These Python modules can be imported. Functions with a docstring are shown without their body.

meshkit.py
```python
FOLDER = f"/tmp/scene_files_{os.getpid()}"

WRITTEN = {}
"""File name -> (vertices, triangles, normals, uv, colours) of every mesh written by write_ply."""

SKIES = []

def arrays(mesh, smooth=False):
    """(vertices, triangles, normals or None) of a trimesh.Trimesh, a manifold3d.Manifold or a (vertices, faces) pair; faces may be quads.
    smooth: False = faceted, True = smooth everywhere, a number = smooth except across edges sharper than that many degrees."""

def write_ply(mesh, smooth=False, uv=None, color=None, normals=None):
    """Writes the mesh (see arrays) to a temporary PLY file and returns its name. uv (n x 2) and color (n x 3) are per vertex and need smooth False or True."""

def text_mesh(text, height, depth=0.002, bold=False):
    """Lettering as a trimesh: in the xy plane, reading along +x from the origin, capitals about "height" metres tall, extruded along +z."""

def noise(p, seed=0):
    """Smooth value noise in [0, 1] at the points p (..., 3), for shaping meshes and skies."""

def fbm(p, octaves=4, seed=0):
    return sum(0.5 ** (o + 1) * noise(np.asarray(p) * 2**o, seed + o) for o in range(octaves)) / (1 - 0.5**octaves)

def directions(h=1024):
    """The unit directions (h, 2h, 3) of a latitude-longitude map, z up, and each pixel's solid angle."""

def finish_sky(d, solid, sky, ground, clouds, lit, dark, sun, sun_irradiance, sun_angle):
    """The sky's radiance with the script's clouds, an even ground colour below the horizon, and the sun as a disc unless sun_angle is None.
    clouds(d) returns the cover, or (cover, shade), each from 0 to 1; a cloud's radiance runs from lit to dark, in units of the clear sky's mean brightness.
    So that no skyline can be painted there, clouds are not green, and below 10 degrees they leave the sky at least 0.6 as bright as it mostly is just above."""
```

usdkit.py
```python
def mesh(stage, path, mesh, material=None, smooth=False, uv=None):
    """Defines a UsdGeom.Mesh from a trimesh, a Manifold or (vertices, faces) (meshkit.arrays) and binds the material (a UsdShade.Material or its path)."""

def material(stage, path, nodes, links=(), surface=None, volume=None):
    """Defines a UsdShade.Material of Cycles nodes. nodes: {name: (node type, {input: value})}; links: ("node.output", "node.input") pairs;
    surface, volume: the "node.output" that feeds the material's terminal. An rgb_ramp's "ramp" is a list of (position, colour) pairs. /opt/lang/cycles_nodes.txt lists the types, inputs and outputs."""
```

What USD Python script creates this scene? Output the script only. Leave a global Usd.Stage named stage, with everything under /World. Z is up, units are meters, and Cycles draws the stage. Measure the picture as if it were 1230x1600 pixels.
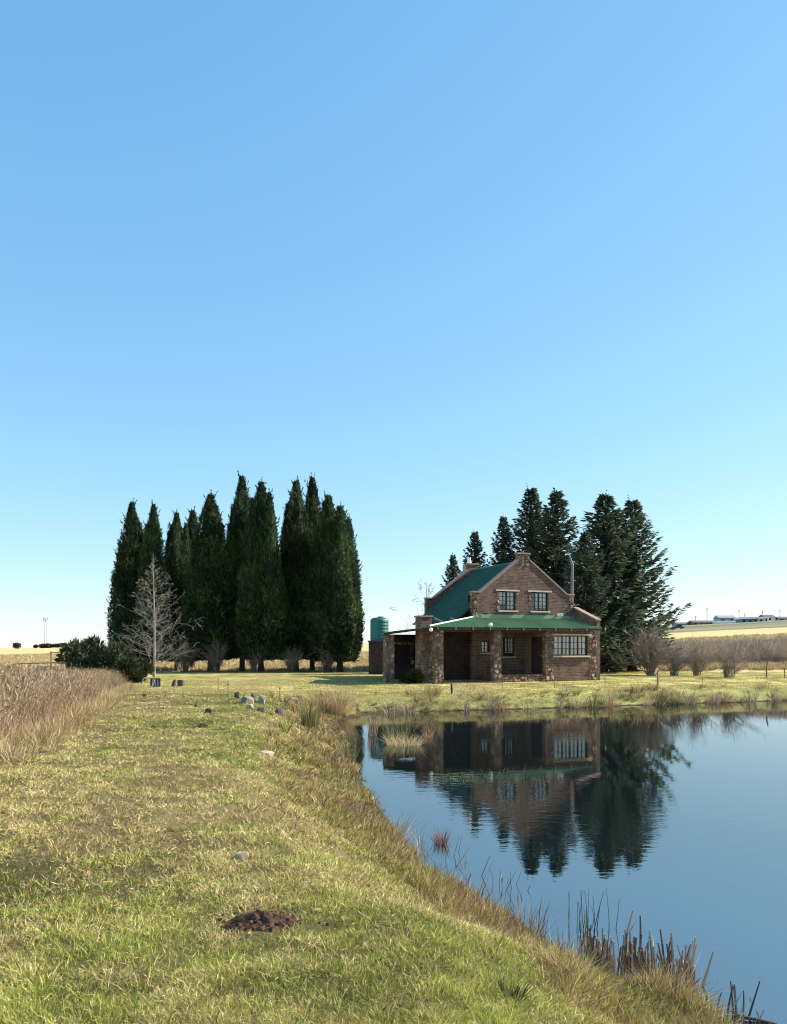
import math, random
import numpy as np, trimesh, shapely, usdkit, meshkit
from shapely.geometry import Polygon, LineString, box as sbox
from pxr import Usd, UsdGeom, UsdLux, UsdShade, Sdf, Gf, Vt

# ------------------------------------------------------------------ camera, sky, sun, exposure
stage = Usd.Stage.CreateInMemory()
UsdGeom.SetStageUpAxis(stage, 'Z'); UsdGeom.SetStageMetersPerUnit(stage, 1.0)
world = UsdGeom.Xform.Define(stage, '/World'); stage.SetDefaultPrim(world.GetPrim())
UsdGeom.Scope.Define(stage, '/World/Looks')
CAMZ, F, HX, HY = 2.8, 1250.0, 615.0, 1012.0          # eye height over the water; focal length, centre and horizon for a 1230 wide frame
cam = UsdGeom.Camera.Define(stage, '/World/camera')
cam.CreateHorizontalApertureAttr(36.0); cam.CreateFocalLengthAttr(36.0 * F / 1230)
cam.CreateVerticalApertureAttr(36.0 * 1600 / 1230)
cam.CreateVerticalApertureOffsetAttr(36.0 * (HY - 800) / 1230)
cam.CreateClippingRangeAttr(Gf.Vec2f(0.05, 20000))
cam.AddTranslateOp().Set((0, 0, CAMZ)); cam.AddRotateXOp().Set(90.0)
cam.CreateExposureAttr(1.4)
SUN_EL, SUN_PHI = math.radians(33), math.radians(14)     # height; angle from +x towards +y
sd = np.array([math.cos(SUN_EL) * math.cos(SUN_PHI), math.cos(SUN_EL) * math.sin(SUN_PHI), math.sin(SUN_EL)])
sky = UsdLux.DomeLight.Define(stage, '/World/sky')
skym = usdkit.material(stage, '/World/Looks/sky_look', {
    's': ('sky_texture', {'sky_type': 'single_scattering', 'sun_disc': False, 'sun_elevation': SUN_EL, 'sun_rotation': math.atan2(sd[0], sd[1]),
                          'altitude': 1500.0, 'air_density': 1.1, 'aerosol_density': 0.5, 'ozone_density': 0.8}),
    'sep': ('separate_xyz', {}), 'com': ('combine_xyz', {}),
    'r': ('math', {'math_type': 'power', 'value2': 0.81}), 'g': ('math', {'math_type': 'power', 'value2': 0.56}), 'bl': ('math', {'math_type': 'power', 'value2': 0.36}),
    't': ('vector_math', {'math_type': 'multiply', 'vector2': (0.52, 0.945, 1.5)}),       # the camera's rendering of a clear winter sky
    'b': ('background_shader', {'strength': 0.15})}, [('s.color', 'sep.vector'), ('sep.x', 'r.value1'), ('sep.y', 'g.value1'), ('sep.z', 'bl.value1'), ('r.value', 'com.x'), ('g.value', 'com.y'), ('bl.value', 'com.z'),
    ('com.vector', 't.vector1'), ('t.vector', 'b.color')], surface='b.background')
UsdShade.MaterialBindingAPI.Apply(sky.GetPrim()).Bind(skym)
sun = UsdLux.DistantLight.Define(stage, '/World/sun')
sun.CreateIntensityAttr(1.25); sun.CreateAngleAttr(0.5); sun.CreateColorAttr(Gf.Vec3f(1.0, 0.93, 0.82))
sun.CreateNormalizeAttr(True)
z = sd; xx = np.cross([0, 0, 1.0], z); xx /= np.linalg.norm(xx); yy = np.cross(z, xx)
sun.AddTransformOp().Set(Gf.Matrix4d(*xx, 0, *yy, 0, *z, 0, 0, 0, 50, 1))

# ------------------------------------------------------------------ helpers
used = {}
def numbered(parent, name):
    k = used.get((parent, name), 0); used[(parent, name)] = k + 1
    return name if k == 0 else f'{name}_{k:03d}'
def keys(prim, **kw):
    for k, v in kw.items():
        if v: prim.SetCustomDataByKey({'cat': 'category'}.get(k, k), v)
def thing(name, label, cat, loc=(0, 0, 0), rz=0.0, group=None, kind=None, scale=None):
    x = UsdGeom.Xform.Define(stage, '/World/' + numbered('/World', name))
    x.AddTranslateOp().Set(Gf.Vec3d(*map(float, loc))); x.AddRotateZOp().Set(float(rz))
    if scale is not None: x.AddScaleOp().Set(Gf.Vec3f(*map(float, scale)))
    keys(x.GetPrim(), label=label, cat=cat, group=group, kind=kind)
    return x.GetPrim()
def path_of(p): return str(p.GetPath()) if p is not None else '/World'
def obj(name, mesh, m, parent=None, label=None, cat=None, group=None, kind=None, smooth=False, attrs=None):
    pp = path_of(parent)
    o = usdkit.mesh(stage, pp + '/' + numbered(pp, name), mesh, M[m] if isinstance(m, str) else m, smooth)
    for k, a in (attrs or {}).items():
        a = np.asarray(a, np.float32)
        t = Sdf.ValueTypeNames.Color3fArray if a.ndim == 2 else Sdf.ValueTypeNames.FloatArray
        UsdGeom.PrimvarsAPI(o).CreatePrimvar(k, t, 'vertex').Set((Vt.Vec3fArray if a.ndim == 2 else Vt.FloatArray).FromNumpy(a))
    keys(o.GetPrim(), label=label, cat=cat, group=group, kind=kind)
    return o.GetPrim()
class MB:
    """collects vertices, triangles and one random number per piece"""
    def __init__(s): s.v, s.f, s.r, s.n = [], [], [], 0
    def add(s, v, f, r=0.5):
        v = np.asarray(v, float).reshape(-1, 3); f = np.asarray(f, int)
        if f.shape[1] == 4: f = np.vstack([f[:, [0, 1, 2]], f[:, [0, 2, 3]]])
        s.v.append(v); s.f.append(f + s.n); s.r.append(np.broadcast_to(np.asarray(r, float), (len(v),))); s.n += len(v)
        return s
    def mesh(s, m): return s.add(m.vertices, m.faces)
    def box(s, a, b):
        x0, y0, z0 = a; x1, y1, z1 = b
        v = [(x, y, z) for z in (z0, z1) for y in (y0, y1) for x in (x0, x1)]
        return s.add(v, [(0, 2, 3, 1), (4, 5, 7, 6), (0, 1, 5, 4), (2, 6, 7, 3), (0, 4, 6, 2), (1, 3, 7, 5)])
    def tube(s, pts, rad, sides=6, cap=True, r=0.5):
        p = np.asarray(pts, float); rad = np.broadcast_to(np.asarray(rad, float), (len(p),))
        t = np.gradient(p, axis=0); t /= np.linalg.norm(t, axis=1, keepdims=True) + 1e-12
        ref = np.array([0, 0, 1.0]) if abs(t[:, 2]).mean() < 0.8 else np.array([1.0, 0.2, 0])
        a = np.cross(t, ref); a /= np.linalg.norm(a, axis=1, keepdims=True) + 1e-12; b = np.cross(t, a)
        g = np.arange(sides) * 2 * np.pi / sides
        v = p[:, None] + rad[:, None, None] * (np.cos(g)[None, :, None] * a[:, None] + np.sin(g)[None, :, None] * b[:, None])
        i, j = np.meshgrid(np.arange(len(p) - 1), np.arange(sides), indexing='ij')
        q = np.stack([i * sides + j, i * sides + (j + 1) % sides, (i + 1) * sides + (j + 1) % sides, (i + 1) * sides + j], -1).reshape(-1, 4)[:, ::-1]
        f = np.vstack([q[:, [0, 1, 2]], q[:, [0, 2, 3]]]); v = v.reshape(-1, 3)
        if cap:
            n = len(p); e = [(0, k, k + 1) for k in range(1, sides - 1)]; o = (n - 1) * sides
            f = np.vstack([f, e, [(o, o + k + 1, o + k) for k in range(1, sides - 1)]])
        return s.add(v, f, r)
    def kites(s, p, d, L, W, rng, r=None, mid=0.45, flat=None):
        """N leaf-like two-triangle pieces"""
        d = d / (np.linalg.norm(d, axis=1, keepdims=True) + 1e-9)
        ref = rng.normal(size=p.shape) if flat is None else flat
        a = np.cross(d, ref); a /= np.linalg.norm(a, axis=1, keepdims=True) + 1e-9
        L = np.broadcast_to(L, (len(p),))[:, None]; W = np.broadcast_to(W, (len(p),))[:, None]
        m = p + d * L * mid
        v = np.stack([p, m + a * W / 2, p + d * L, m - a * W / 2], 1).reshape(-1, 3)
        k = np.arange(len(p))[:, None] * 4
        f = np.vstack([k + [0, 1, 2], k + [0, 2, 3]])
        rr = rng.random(len(p)) if r is None else r
        return s.add(v, f, np.repeat(rr, 4))
    def blades(s, p, d, L, W, bend, rng, r=None):
        """N curved grass blades: base, middle, tip"""
        d = d / (np.linalg.norm(d, axis=1, keepdims=True) + 1e-9)
        a = np.cross(d, rng.normal(size=p.shape)); a /= np.linalg.norm(a, axis=1, keepdims=True) + 1e-9
        L = np.broadcast_to(L, (len(p),))[:, None]; W = np.broadcast_to(W, (len(p),))[:, None]
        m = p + d * L * 0.55; t = p + d * L + bend * L
        m = m + bend * L * 0.25
        v = np.stack([p - a * W / 2, p + a * W / 2, m - a * W * 0.42, m + a * W * 0.42, t], 1).reshape(-1, 3)
        k = np.arange(len(p))[:, None] * 5
        f = np.vstack([k + [0, 1, 3], k + [0, 3, 2], k + [2, 3, 4]])
        rr = rng.random(len(p)) if r is None else r
        return s.add(v, f, np.repeat(rr, 5))
    def get(s): return np.vstack(s.v), np.vstack(s.f)
    def build(s, name, m, parent=None, smooth=False, **kw):
        r = np.concatenate(s.r)
        return obj(name, s.get(), m, parent, smooth=smooth, attrs={'rnd': r} if smooth in (False, True) else None, **kw)
def bx(a, b): return MB().box(a, b)
def slab(poly, y0, t):
    """a polygon of (x, z), as a wall from y0 back to y0 + t"""
    m = trimesh.creation.extrude_polygon(poly, t, engine='earcut')
    m.apply_transform(trimesh.transformations.rotation_matrix(math.pi / 2, [1, 0, 0])); m.apply_translation([0, y0 + t, 0])
    return m
def slab_side(poly, x0, t):
    """a polygon of (y, z), as a wall from x0 to x0 + t"""
    m = trimesh.creation.extrude_polygon(poly, t, engine='earcut')
    v = m.vertices.copy(); m.vertices = np.stack([x0 + v[:, 2], v[:, 0], v[:, 1]], 1)
    return m
def rnd_hull(w, d, h, rng, n=15, power=0.55):
    q = rng.normal(size=(n, 3)); q /= np.linalg.norm(q, axis=1, keepdims=True)
    q = np.sign(q) * np.abs(q) ** power; q /= np.abs(q).max(1, keepdims=True) ** 0.75
    q = np.vstack([q * rng.uniform(0.86, 1.0, (n, 1))])
    return trimesh.Trimesh(q * np.array([w, d, h]) / 2, process=False).convex_hull

# ------------------------------------------------------------------ materials
M = {}
def mat(name, nodes, links, surface='p.BSDF', volume=None):
    M[name] = usdkit.material(stage, '/World/Looks/' + name, nodes, links, surface=surface, volume=volume)
def plain(name, c1, c2=None, rough=0.7, scale=6.0, metallic=0.0, bump=0.0, spec=0.3):
    c2 = c2 or tuple(x * 0.75 for x in c1)
    n = {'t': ('texture_coordinate', {}), 'n': ('noise_texture', {'scale': scale, 'detail': 5.0, 'roughness': 0.65}),
         'r': ('rgb_ramp', {'ramp': [(0.3, c2), (0.7, c1)]}), 'p': ('principled_bsdf', {'roughness': rough, 'metallic': metallic, 'specular_ior_level': spec})}
    l = [('t.object', 'n.vector'), ('n.fac', 'r.fac'), ('r.color', 'p.base_color')]
    if bump:
        n['b'] = ('bump', {'strength': bump, 'distance': 0.02}); l += [('n.fac', 'b.height'), ('b.normal', 'p.normal')]
    mat(name, n, l)
def leafy(name, ramp, trans=0.25, rough=0.75, wscale=0.35, amp=0.35, tcol=None):
    """foliage or blades: colour by piece (primvar rnd) and by place"""
    tc = tcol or tuple(min(1, x * 1.3) for x in ramp[len(ramp) // 2])
    st = [(i / max(1, len(ramp) - 1), c) for i, c in enumerate(ramp)]
    mat(name, {'a': ('attribute', {'attribute': 'rnd'}), 'g': ('geometry', {}), 'n': ('noise_texture', {'scale': wscale, 'detail': 3.0}),
               'mr': ('map_range', {'from_min': 0.3, 'from_max': 0.7, 'to_min': -amp, 'to_max': amp, 'clamp': True}),
               'ad': ('math', {'math_type': 'add', 'use_clamp': True}), 'r': ('rgb_ramp', {'ramp': st}),
               'p': ('principled_bsdf', {'roughness': rough, 'specular_ior_level': 0.2}), 't': ('translucent_bsdf', {}), 'm': ('mix_closure', {'fac': trans})},
        [('a.fac', 'ad.value1'), ('g.position', 'n.vector'), ('n.fac', 'mr.value'), ('mr.result', 'ad.value2'), ('ad.value', 'r.fac'),
         ('r.color', 'p.base_color'), ('r.color', 't.color'), ('p.BSDF', 'm.closure1'), ('t.BSDF', 'm.closure2')], surface='m.closure')
# ground: colour from the mesh (primvar col), broken up by noise
mat('ground_look', {'a': ('attribute', {'attribute': 'col'}), 'g': ('geometry', {}), 'n1': ('noise_texture', {'scale': 0.9, 'detail': 6.0, 'roughness': 0.7}),
    'n2': ('noise_texture', {'scale': 14.0, 'detail': 6.0, 'roughness': 0.75}), 'm1': ('map_range', {'from_min': 0.3, 'from_max': 0.7, 'to_min': 0.72, 'to_max': 1.28}),
    'm2': ('map_range', {'from_min': 0.3, 'from_max': 0.7, 'to_min': 0.6, 'to_max': 1.4}), 'x': ('math', {'math_type': 'multiply'}),
    's': ('vector_math', {'math_type': 'scale'}), 'b': ('bump', {'strength': 0.7, 'distance': 0.05}), 'p': ('principled_bsdf', {'roughness': 0.95, 'specular_ior_level': 0.05})},
    [('g.position', 'n1.vector'), ('g.position', 'n2.vector'), ('n1.fac', 'm1.value'), ('n2.fac', 'm2.value'), ('m1.result', 'x.value1'), ('m2.result', 'x.value2'),
     ('a.vector', 's.vector1'), ('x.value', 's.scale'), ('s.vector', 'p.base_color'), ('n2.fac', 'b.height'), ('b.normal', 'p.normal')])
# water: ripples of two sizes, calmer and rougher stretches
mat('water_look', {'g': ('geometry', {}), 'mp': ('mapping', {'scale': (0.8, 1.5, 1.0)}), 'n1': ('noise_texture', {'scale': 3.2, 'detail': 3.0, 'roughness': 0.55}),
    'mp2': ('mapping', {'scale': (0.05, 0.11, 1.0)}), 'n2': ('noise_texture', {'scale': 1.0, 'detail': 2.0}),
    'mr': ('map_range', {'from_min': 0.48, 'from_max': 0.66, 'to_min': 0.012, 'to_max': 0.085, 'clamp': True}),
    'b': ('bump', {'distance': 0.05}), 'p': ('principled_bsdf', {'base_color': (0.003, 0.005, 0.005), 'roughness': 0.01, 'ior': 4.6, 'specular_ior_level': 0.5})},
    [('g.position', 'mp.vector'), ('mp.vector', 'n1.vector'), ('g.position', 'mp2.vector'), ('mp2.vector', 'n2.vector'), ('n2.fac', 'mr.value'),
     ('mr.result', 'b.strength'), ('n1.fac', 'b.height'), ('b.normal', 'p.normal')])
def bricks(name, c1, c2, mortar):
    mat(name, {'t': ('texture_coordinate', {}), 's': ('separate_xyz', {}), 'a': ('math', {'math_type': 'add'}), 'c': ('combine_xyz', {}),
        'k': ('brick_texture', {'scale': 1.0, 'brick_width': 0.235, 'row_height': 0.086, 'mortar_size': 0.012, 'mortar_smooth': 0.3, 'color1': c1, 'color2': c2, 'mortar': mortar, 'bias': -0.1}),
        'n': ('noise_texture', {'scale': 2.2, 'detail': 6.0, 'roughness': 0.75}), 'mr': ('map_range', {'from_min': 0.3, 'from_max': 0.7, 'to_min': 0.55, 'to_max': 1.45}),
        'v': ('vector_math', {'math_type': 'scale'}), 'b': ('bump', {'strength': 0.8, 'distance': 0.012, 'invert': True}), 'p': ('principled_bsdf', {'roughness': 0.9, 'specular_ior_level': 0.1})},
        [('t.object', 's.vector'), ('s.x', 'a.value1'), ('s.y', 'a.value2'), ('a.value', 'c.x'), ('s.z', 'c.y'), ('c.vector', 'k.vector'), ('t.object', 'n.vector'),
         ('n.fac', 'mr.value'), ('k.color', 'v.vector1'), ('mr.result', 'v.scale'), ('v.vector', 'p.base_color'), ('k.fac', 'b.height'), ('b.normal', 'p.normal')])
bricks('brick_look', (0.16, 0.085, 0.06), (0.08, 0.048, 0.038), (0.2, 0.155, 0.12))
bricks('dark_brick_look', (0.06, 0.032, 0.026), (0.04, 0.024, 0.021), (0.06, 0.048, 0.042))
plain('plaster_look', (0.2, 0.13, 0.09), (0.13, 0.085, 0.06), scale=2.0)
for i, c in enumerate([(0.28, 0.18, 0.11), (0.2, 0.105, 0.07), (0.4, 0.31, 0.21), (0.13, 0.075, 0.058)]):
    plain(f'stone_look_{i}', c, tuple(x * 0.55 for x in c), rough=0.9, scale=7.0, bump=0.5)
plain('mortar_look', (0.16, 0.11, 0.08), scale=5.0, rough=0.95)
plain('pale_trim_look', (0.55, 0.47, 0.36), (0.4, 0.33, 0.25), scale=5.0)
plain('coping_look', (0.3, 0.2, 0.15), (0.2, 0.13, 0.1), scale=4.0)
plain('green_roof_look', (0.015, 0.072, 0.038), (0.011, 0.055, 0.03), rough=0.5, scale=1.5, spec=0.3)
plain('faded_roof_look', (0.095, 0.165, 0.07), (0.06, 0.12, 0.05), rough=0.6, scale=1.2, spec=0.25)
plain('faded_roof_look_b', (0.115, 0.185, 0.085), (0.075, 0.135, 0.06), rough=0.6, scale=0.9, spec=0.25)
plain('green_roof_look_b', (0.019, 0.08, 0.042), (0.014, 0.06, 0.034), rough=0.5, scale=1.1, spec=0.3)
plain('flashing_look', (0.2, 0.33, 0.2), (0.14, 0.25, 0.15), rough=0.5, scale=2.0)
plain('dark_timber_look', (0.045, 0.03, 0.022), (0.03, 0.02, 0.016), scale=4.0)
plain('timber_end_look', (0.15, 0.12, 0.095), scale=8.0)
plain('frame_look', (0.035, 0.022, 0.017), scale=8.0, rough=0.5)
plain('door_look', (0.05, 0.025, 0.022), (0.035, 0.018, 0.016), scale=3.0, rough=0.45)
plain('curtain_look', (0.8, 0.77, 0.7), (0.65, 0.62, 0.57), scale=3.0)
plain('room_look', (0.03, 0.025, 0.025), scale=2.0)
plain('floor_look', (0.16, 0.08, 0.06), scale=3.0, rough=0.5)
plain('tank_look', (0.01, 0.11, 0.09), (0.008, 0.09, 0.078), rough=0.5, scale=1.5, spec=0.4)
plain('white_paint_look', (0.8, 0.79, 0.75), (0.7, 0.69, 0.66), rough=0.5)
plain('grey_metal_look', (0.42, 0.42, 0.42), (0.3, 0.3, 0.3), rough=0.55, scale=5.0)
plain('rust_metal_look', (0.17, 0.12, 0.09), (0.1, 0.075, 0.06), rough=0.75, scale=8.0)
plain('black_plastic_look', (0.03, 0.03, 0.033), rough=0.45)
plain('post_wood_look', (0.2, 0.15, 0.1), (0.12, 0.09, 0.06), scale=9.0, rough=0.9)
plain('bark_look', (0.09, 0.065, 0.05), (0.05, 0.036, 0.03), scale=9.0, rough=0.95, bump=0.5)
plain('pale_bark_look', (0.24, 0.215, 0.185), (0.15, 0.135, 0.115), scale=6.0, rough=0.9)
plain('twig_look', (0.17, 0.12, 0.085), (0.1, 0.07, 0.05), scale=4.0, rough=0.9)
plain('grey_twig_look', (0.25, 0.19, 0.14), (0.15, 0.115, 0.085), scale=4.0, rough=0.9)
plain('soil_look', (0.085, 0.05, 0.033), (0.04, 0.024, 0.017), scale=22.0, rough=1.0, bump=0.8, spec=0.05)
plain('rock_look', (0.24, 0.2, 0.155), (0.1, 0.08, 0.065), scale=5.0, rough=0.95, bump=0.6)
plain('dark_rock_look', (0.1, 0.08, 0.065), (0.05, 0.04, 0.033), scale=6.0, rough=0.95, bump=0.6)
plain('pale_rock_look', (0.38, 0.31, 0.21), (0.18, 0.145, 0.1), scale=6.0, rough=0.95, bump=0.4)
plain('village_white_look', (0.75, 0.72, 0.66), scale=0.5)
plain('village_grey_look', (0.28, 0.27, 0.28), scale=0.5)
plain('village_blue_look', (0.14, 0.17, 0.22), scale=0.5)
plain('village_roof_look', (0.12, 0.1, 0.1), scale=0.5)
plain('village_tan_look', (0.5, 0.43, 0.33), scale=0.5)
plain('car_paint_look', (0.02, 0.02, 0.025), rough=0.25, spec=0.5)
mat('pane_look', {'t': ('transparent_bsdf', {}), 'g': ('glossy_bsdf', {'roughness': 0.03}), 'f': ('fresnel', {'IOR': 1.5}), 'm': ('mix_closure', {})},
    [('f.fac', 'm.fac'), ('t.BSDF', 'm.closure1'), ('g.BSDF', 'm.closure2')], surface='m.closure')
mat('blade_look', {'a': ('attribute', {'attribute': 'col'}), 'p': ('principled_bsdf', {'roughness': 0.7, 'specular_ior_level': 0.25}), 't': ('translucent_bsdf', {}), 'm': ('mix_closure', {'fac': 0.25})},
    [('a.vector', 'p.base_color'), ('a.vector', 't.color'), ('p.BSDF', 'm.closure1'), ('t.BSDF', 'm.closure2')], surface='m.closure')
leafy('cypress_look', [(0.011, 0.021, 0.011), (0.029, 0.051, 0.019), (0.064, 0.096, 0.03), (0.115, 0.14, 0.046)], trans=0.2, wscale=0.5)
leafy('cedar_look', [(0.018, 0.031, 0.021), (0.045, 0.07, 0.043), (0.085, 0.115, 0.07), (0.12, 0.15, 0.09)], trans=0.15, wscale=0.6)
leafy('juniper_look', [(0.018, 0.024, 0.012), (0.04, 0.05, 0.02), (0.075, 0.075, 0.03)], trans=0.15, wscale=1.0)
leafy('lawn_green_look', [(0.08, 0.12, 0.025), (0.14, 0.2, 0.045), (0.22, 0.27, 0.075), (0.38, 0.36, 0.16)], trans=0.3, wscale=0.9, amp=0.25)
leafy('lawn_mixed_look', [(0.14, 0.15, 0.035), (0.29, 0.28, 0.085), (0.43, 0.37, 0.15), (0.56, 0.47, 0.25)], trans=0.3, wscale=0.9, amp=0.25)
leafy('straw_look', [(0.2, 0.14, 0.06), (0.36, 0.27, 0.12), (0.48, 0.38, 0.2), (0.55, 0.47, 0.3)], trans=0.25, wscale=0.8, amp=0.2)
leafy('rust_grass_look', [(0.1, 0.06, 0.035), (0.24, 0.145, 0.07), (0.36, 0.24, 0.12), (0.46, 0.36, 0.22)], trans=0.2, wscale=0.8, amp=0.2)
leafy('weed_look', [(0.085, 0.056, 0.034), (0.2, 0.135, 0.08), (0.33, 0.235, 0.14), (0.48, 0.38, 0.24)], trans=0.15, wscale=0.25, amp=0.25)
leafy('reed_look', [(0.08, 0.055, 0.04), (0.19, 0.13, 0.09), (0.34, 0.26, 0.18), (0.5, 0.41, 0.29)], trans=0.1, wscale=1.5, amp=0.15)
leafy('rush_look', [(0.035, 0.04, 0.015), (0.07, 0.085, 0.025), (0.14, 0.14, 0.05), (0.28, 0.23, 0.11)], trans=0.15, wscale=1.5, amp=0.15)
leafy('red_sedge_look', [(0.07, 0.03, 0.02), (0.17, 0.07, 0.04), (0.27, 0.13, 0.07)], trans=0.15)
leafy('grey_brush_look', [(0.26, 0.2, 0.15), (0.4, 0.32, 0.24), (0.54, 0.44, 0.32)], trans=0.1, wscale=0.3)

# ------------------------------------------------------------------ terrain
SHORE_PX = [(1150, 1600), (1095, 1568), (1000, 1548), (905, 1492), (852, 1432), (775, 1392), (700, 1345), (655, 1300), (612, 1250), (577, 1200), (561, 1165), (549, 1140), (541, 1126)]
def onwater(px, py):
    d = CAMZ * F / (py - HY); return ((px - HX) / F * d, d)
sh = [(a - 0.5 * min(1, (b - 4.8) / 4), b - 0.15) for a, b in (onwater(*p) for p in SHORE_PX)] + [onwater(*p) for p in [(572, 1114), (690, 1111), (850, 1107), (1000, 1102), (1120, 1098), (1230, 1095)]]
pond = Polygon([(3.2, -6), (2.9, 2)] + sh + [(27, 43.5), (40, 44), (60, 36), (66, 10), (50, -22), (15, -25)])
pond = pond.buffer(0.35).buffer(-0.35)
ring = LineString(pond.exterior.coords)
def sm(t): t = np.clip(t, 0, 1); return t * t * (3 - 2 * t)
def nz(x, y, s, seed=0): return meshkit.fbm(np.stack([np.asarray(x, float) * s, np.asarray(y, float) * s, np.zeros(np.shape(x))], -1), 4, seed)
HPX = [(-3000, 1013), (0, 1015), (97, 1012), (572, 1005), (800, 996), (1050, 980), (1230, 973), (1800, 968), (5000, 975)]
def shore_dist(x, y):
    pts = shapely.points(np.ravel(x), np.ravel(y))
    d = shapely.distance(pts, ring); ins = shapely.contains_xy(pond, np.ravel(x), np.ravel(y))
    return np.where(ins, -d, d).reshape(np.shape(x))
def height(x, y, s=None):
    x, y = np.asarray(x, float), np.asarray(y, float)
    if s is None: s = shore_dist(x, y)
    farness = sm((y - 24) / 12)
    top = 1.25 * (1 - farness) + 0.95 * farness
    top = top - 0.25 * sm((-x - 6) / 6) * (1 - farness)
    r = np.hypot(x, y); px = HX + F * x / np.maximum(y, 0.2 * r + 1e-6)
    hz = np.interp(px, [a for a, _ in HPX], [b for _, b in HPX])
    R = 460.0
    rise = np.maximum(2.8 + (HY - hz) * R / F, 1.0)
    k = np.clip((r - 62) / (R - 62), 0, 1)
    k = np.where(r > R, 1 - 0.35 * sm((r - R) / 900), k)
    top = np.where(y > 0, top + (rise - top) * k, top)
    wob = (nz(x, y, 0.35, 3) - 0.5) * 0.18 + (nz(x * 0.6, y, 1.5, 5) - 0.5) * 0.15
    wob = wob * (1 - 0.85 * sm((y - 36) / 6) * sm((64 - r) / 4)) * (1 - sm((r - 90) / 60) * 0.5)
    near = 0.15 * sm(s / 0.5) + 0.85 * sm(s / 2.6); far = 0.6 * sm(s / 1.8) + 0.4 * sm(s / 8.5)
    p = near * (1 - farness) + far * farness
    out = (top + wob) * p + 0.03
    return np.where(s >= 0, out, -0.7 * sm(-s / 1.6) + 0.03)
def hz1(x, y): return float(height(np.array([x]), np.array([y]))[0])
def gp(px, py):
    """the ground point seen at a place of the 1230 x 1600 frame"""
    d = np.concatenate([np.arange(2.5, 80, 0.05), np.arange(80, 700, 1.0)])
    x = (px - HX) / F * d; g = height(x, d)
    zz = CAMZ - (py - HY) / F * d
    i = int(np.argmax(g >= zz)) if (g >= zz).any() else len(d) - 1
    return float(x[i]), float(d[i]), float(g[i])
def on(px, d):
    """the ground point at a column of the frame and a distance"""
    x = (px - HX) / F * d; return x, d, hz1(x, d)
def sz(n_px, d): return n_px * d / F                    # size in metres of n pixels at distance d
def axis(n, a, lim): t = np.linspace(-1, 1, n); return np.sinh(t * np.arcsinh(lim / a)) * a
gx = np.unique(np.concatenate([axis(330, 9.0, 2500), np.arange(-14, 26, 0.25)]))
gy = np.unique(np.concatenate([axis(260, 12.0, 2600) + 10, np.arange(2, 48, 0.22)]))
gy = gy[gy > -400]
X, Y = np.meshgrid(gx, gy, indexing='ij'); S = shore_dist(X, Y); Z = height(X, Y, S)
def cover(x, y, s):
    """what grows where: shares of green lawn, straw, dry bank; plus ground colour"""
    n1, n2, n3 = nz(x, y, 0.22, 11), nz(x, y, 0.75, 12), nz(x, y, 2.4, 13)
    bank = 1 - sm((s - 0.25 - (n2 - 0.5) * 1.6) / (1.35 + 0.03 * np.clip(y, 0, 40)))
    green = sm((n1 * 0.5 + n2 * 0.6 + n3 * 0.4 - 0.6) / 0.32)
    green = np.clip(green + 0.42 * np.exp(-((x + 0.19 * y - 0.2) / (0.8 + 0.06 * y)) ** 2) * sm((y - 6.5) / 4) - 0.12 * sm((y - 5.5) / 3), 0, 1)
    return bank, green
bank, green = cover(X, Y, S)
r_ = np.hypot(X, Y); px_ = HX + F * X / np.maximum(Y, 1e-3 + 0.2 * r_)
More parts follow.
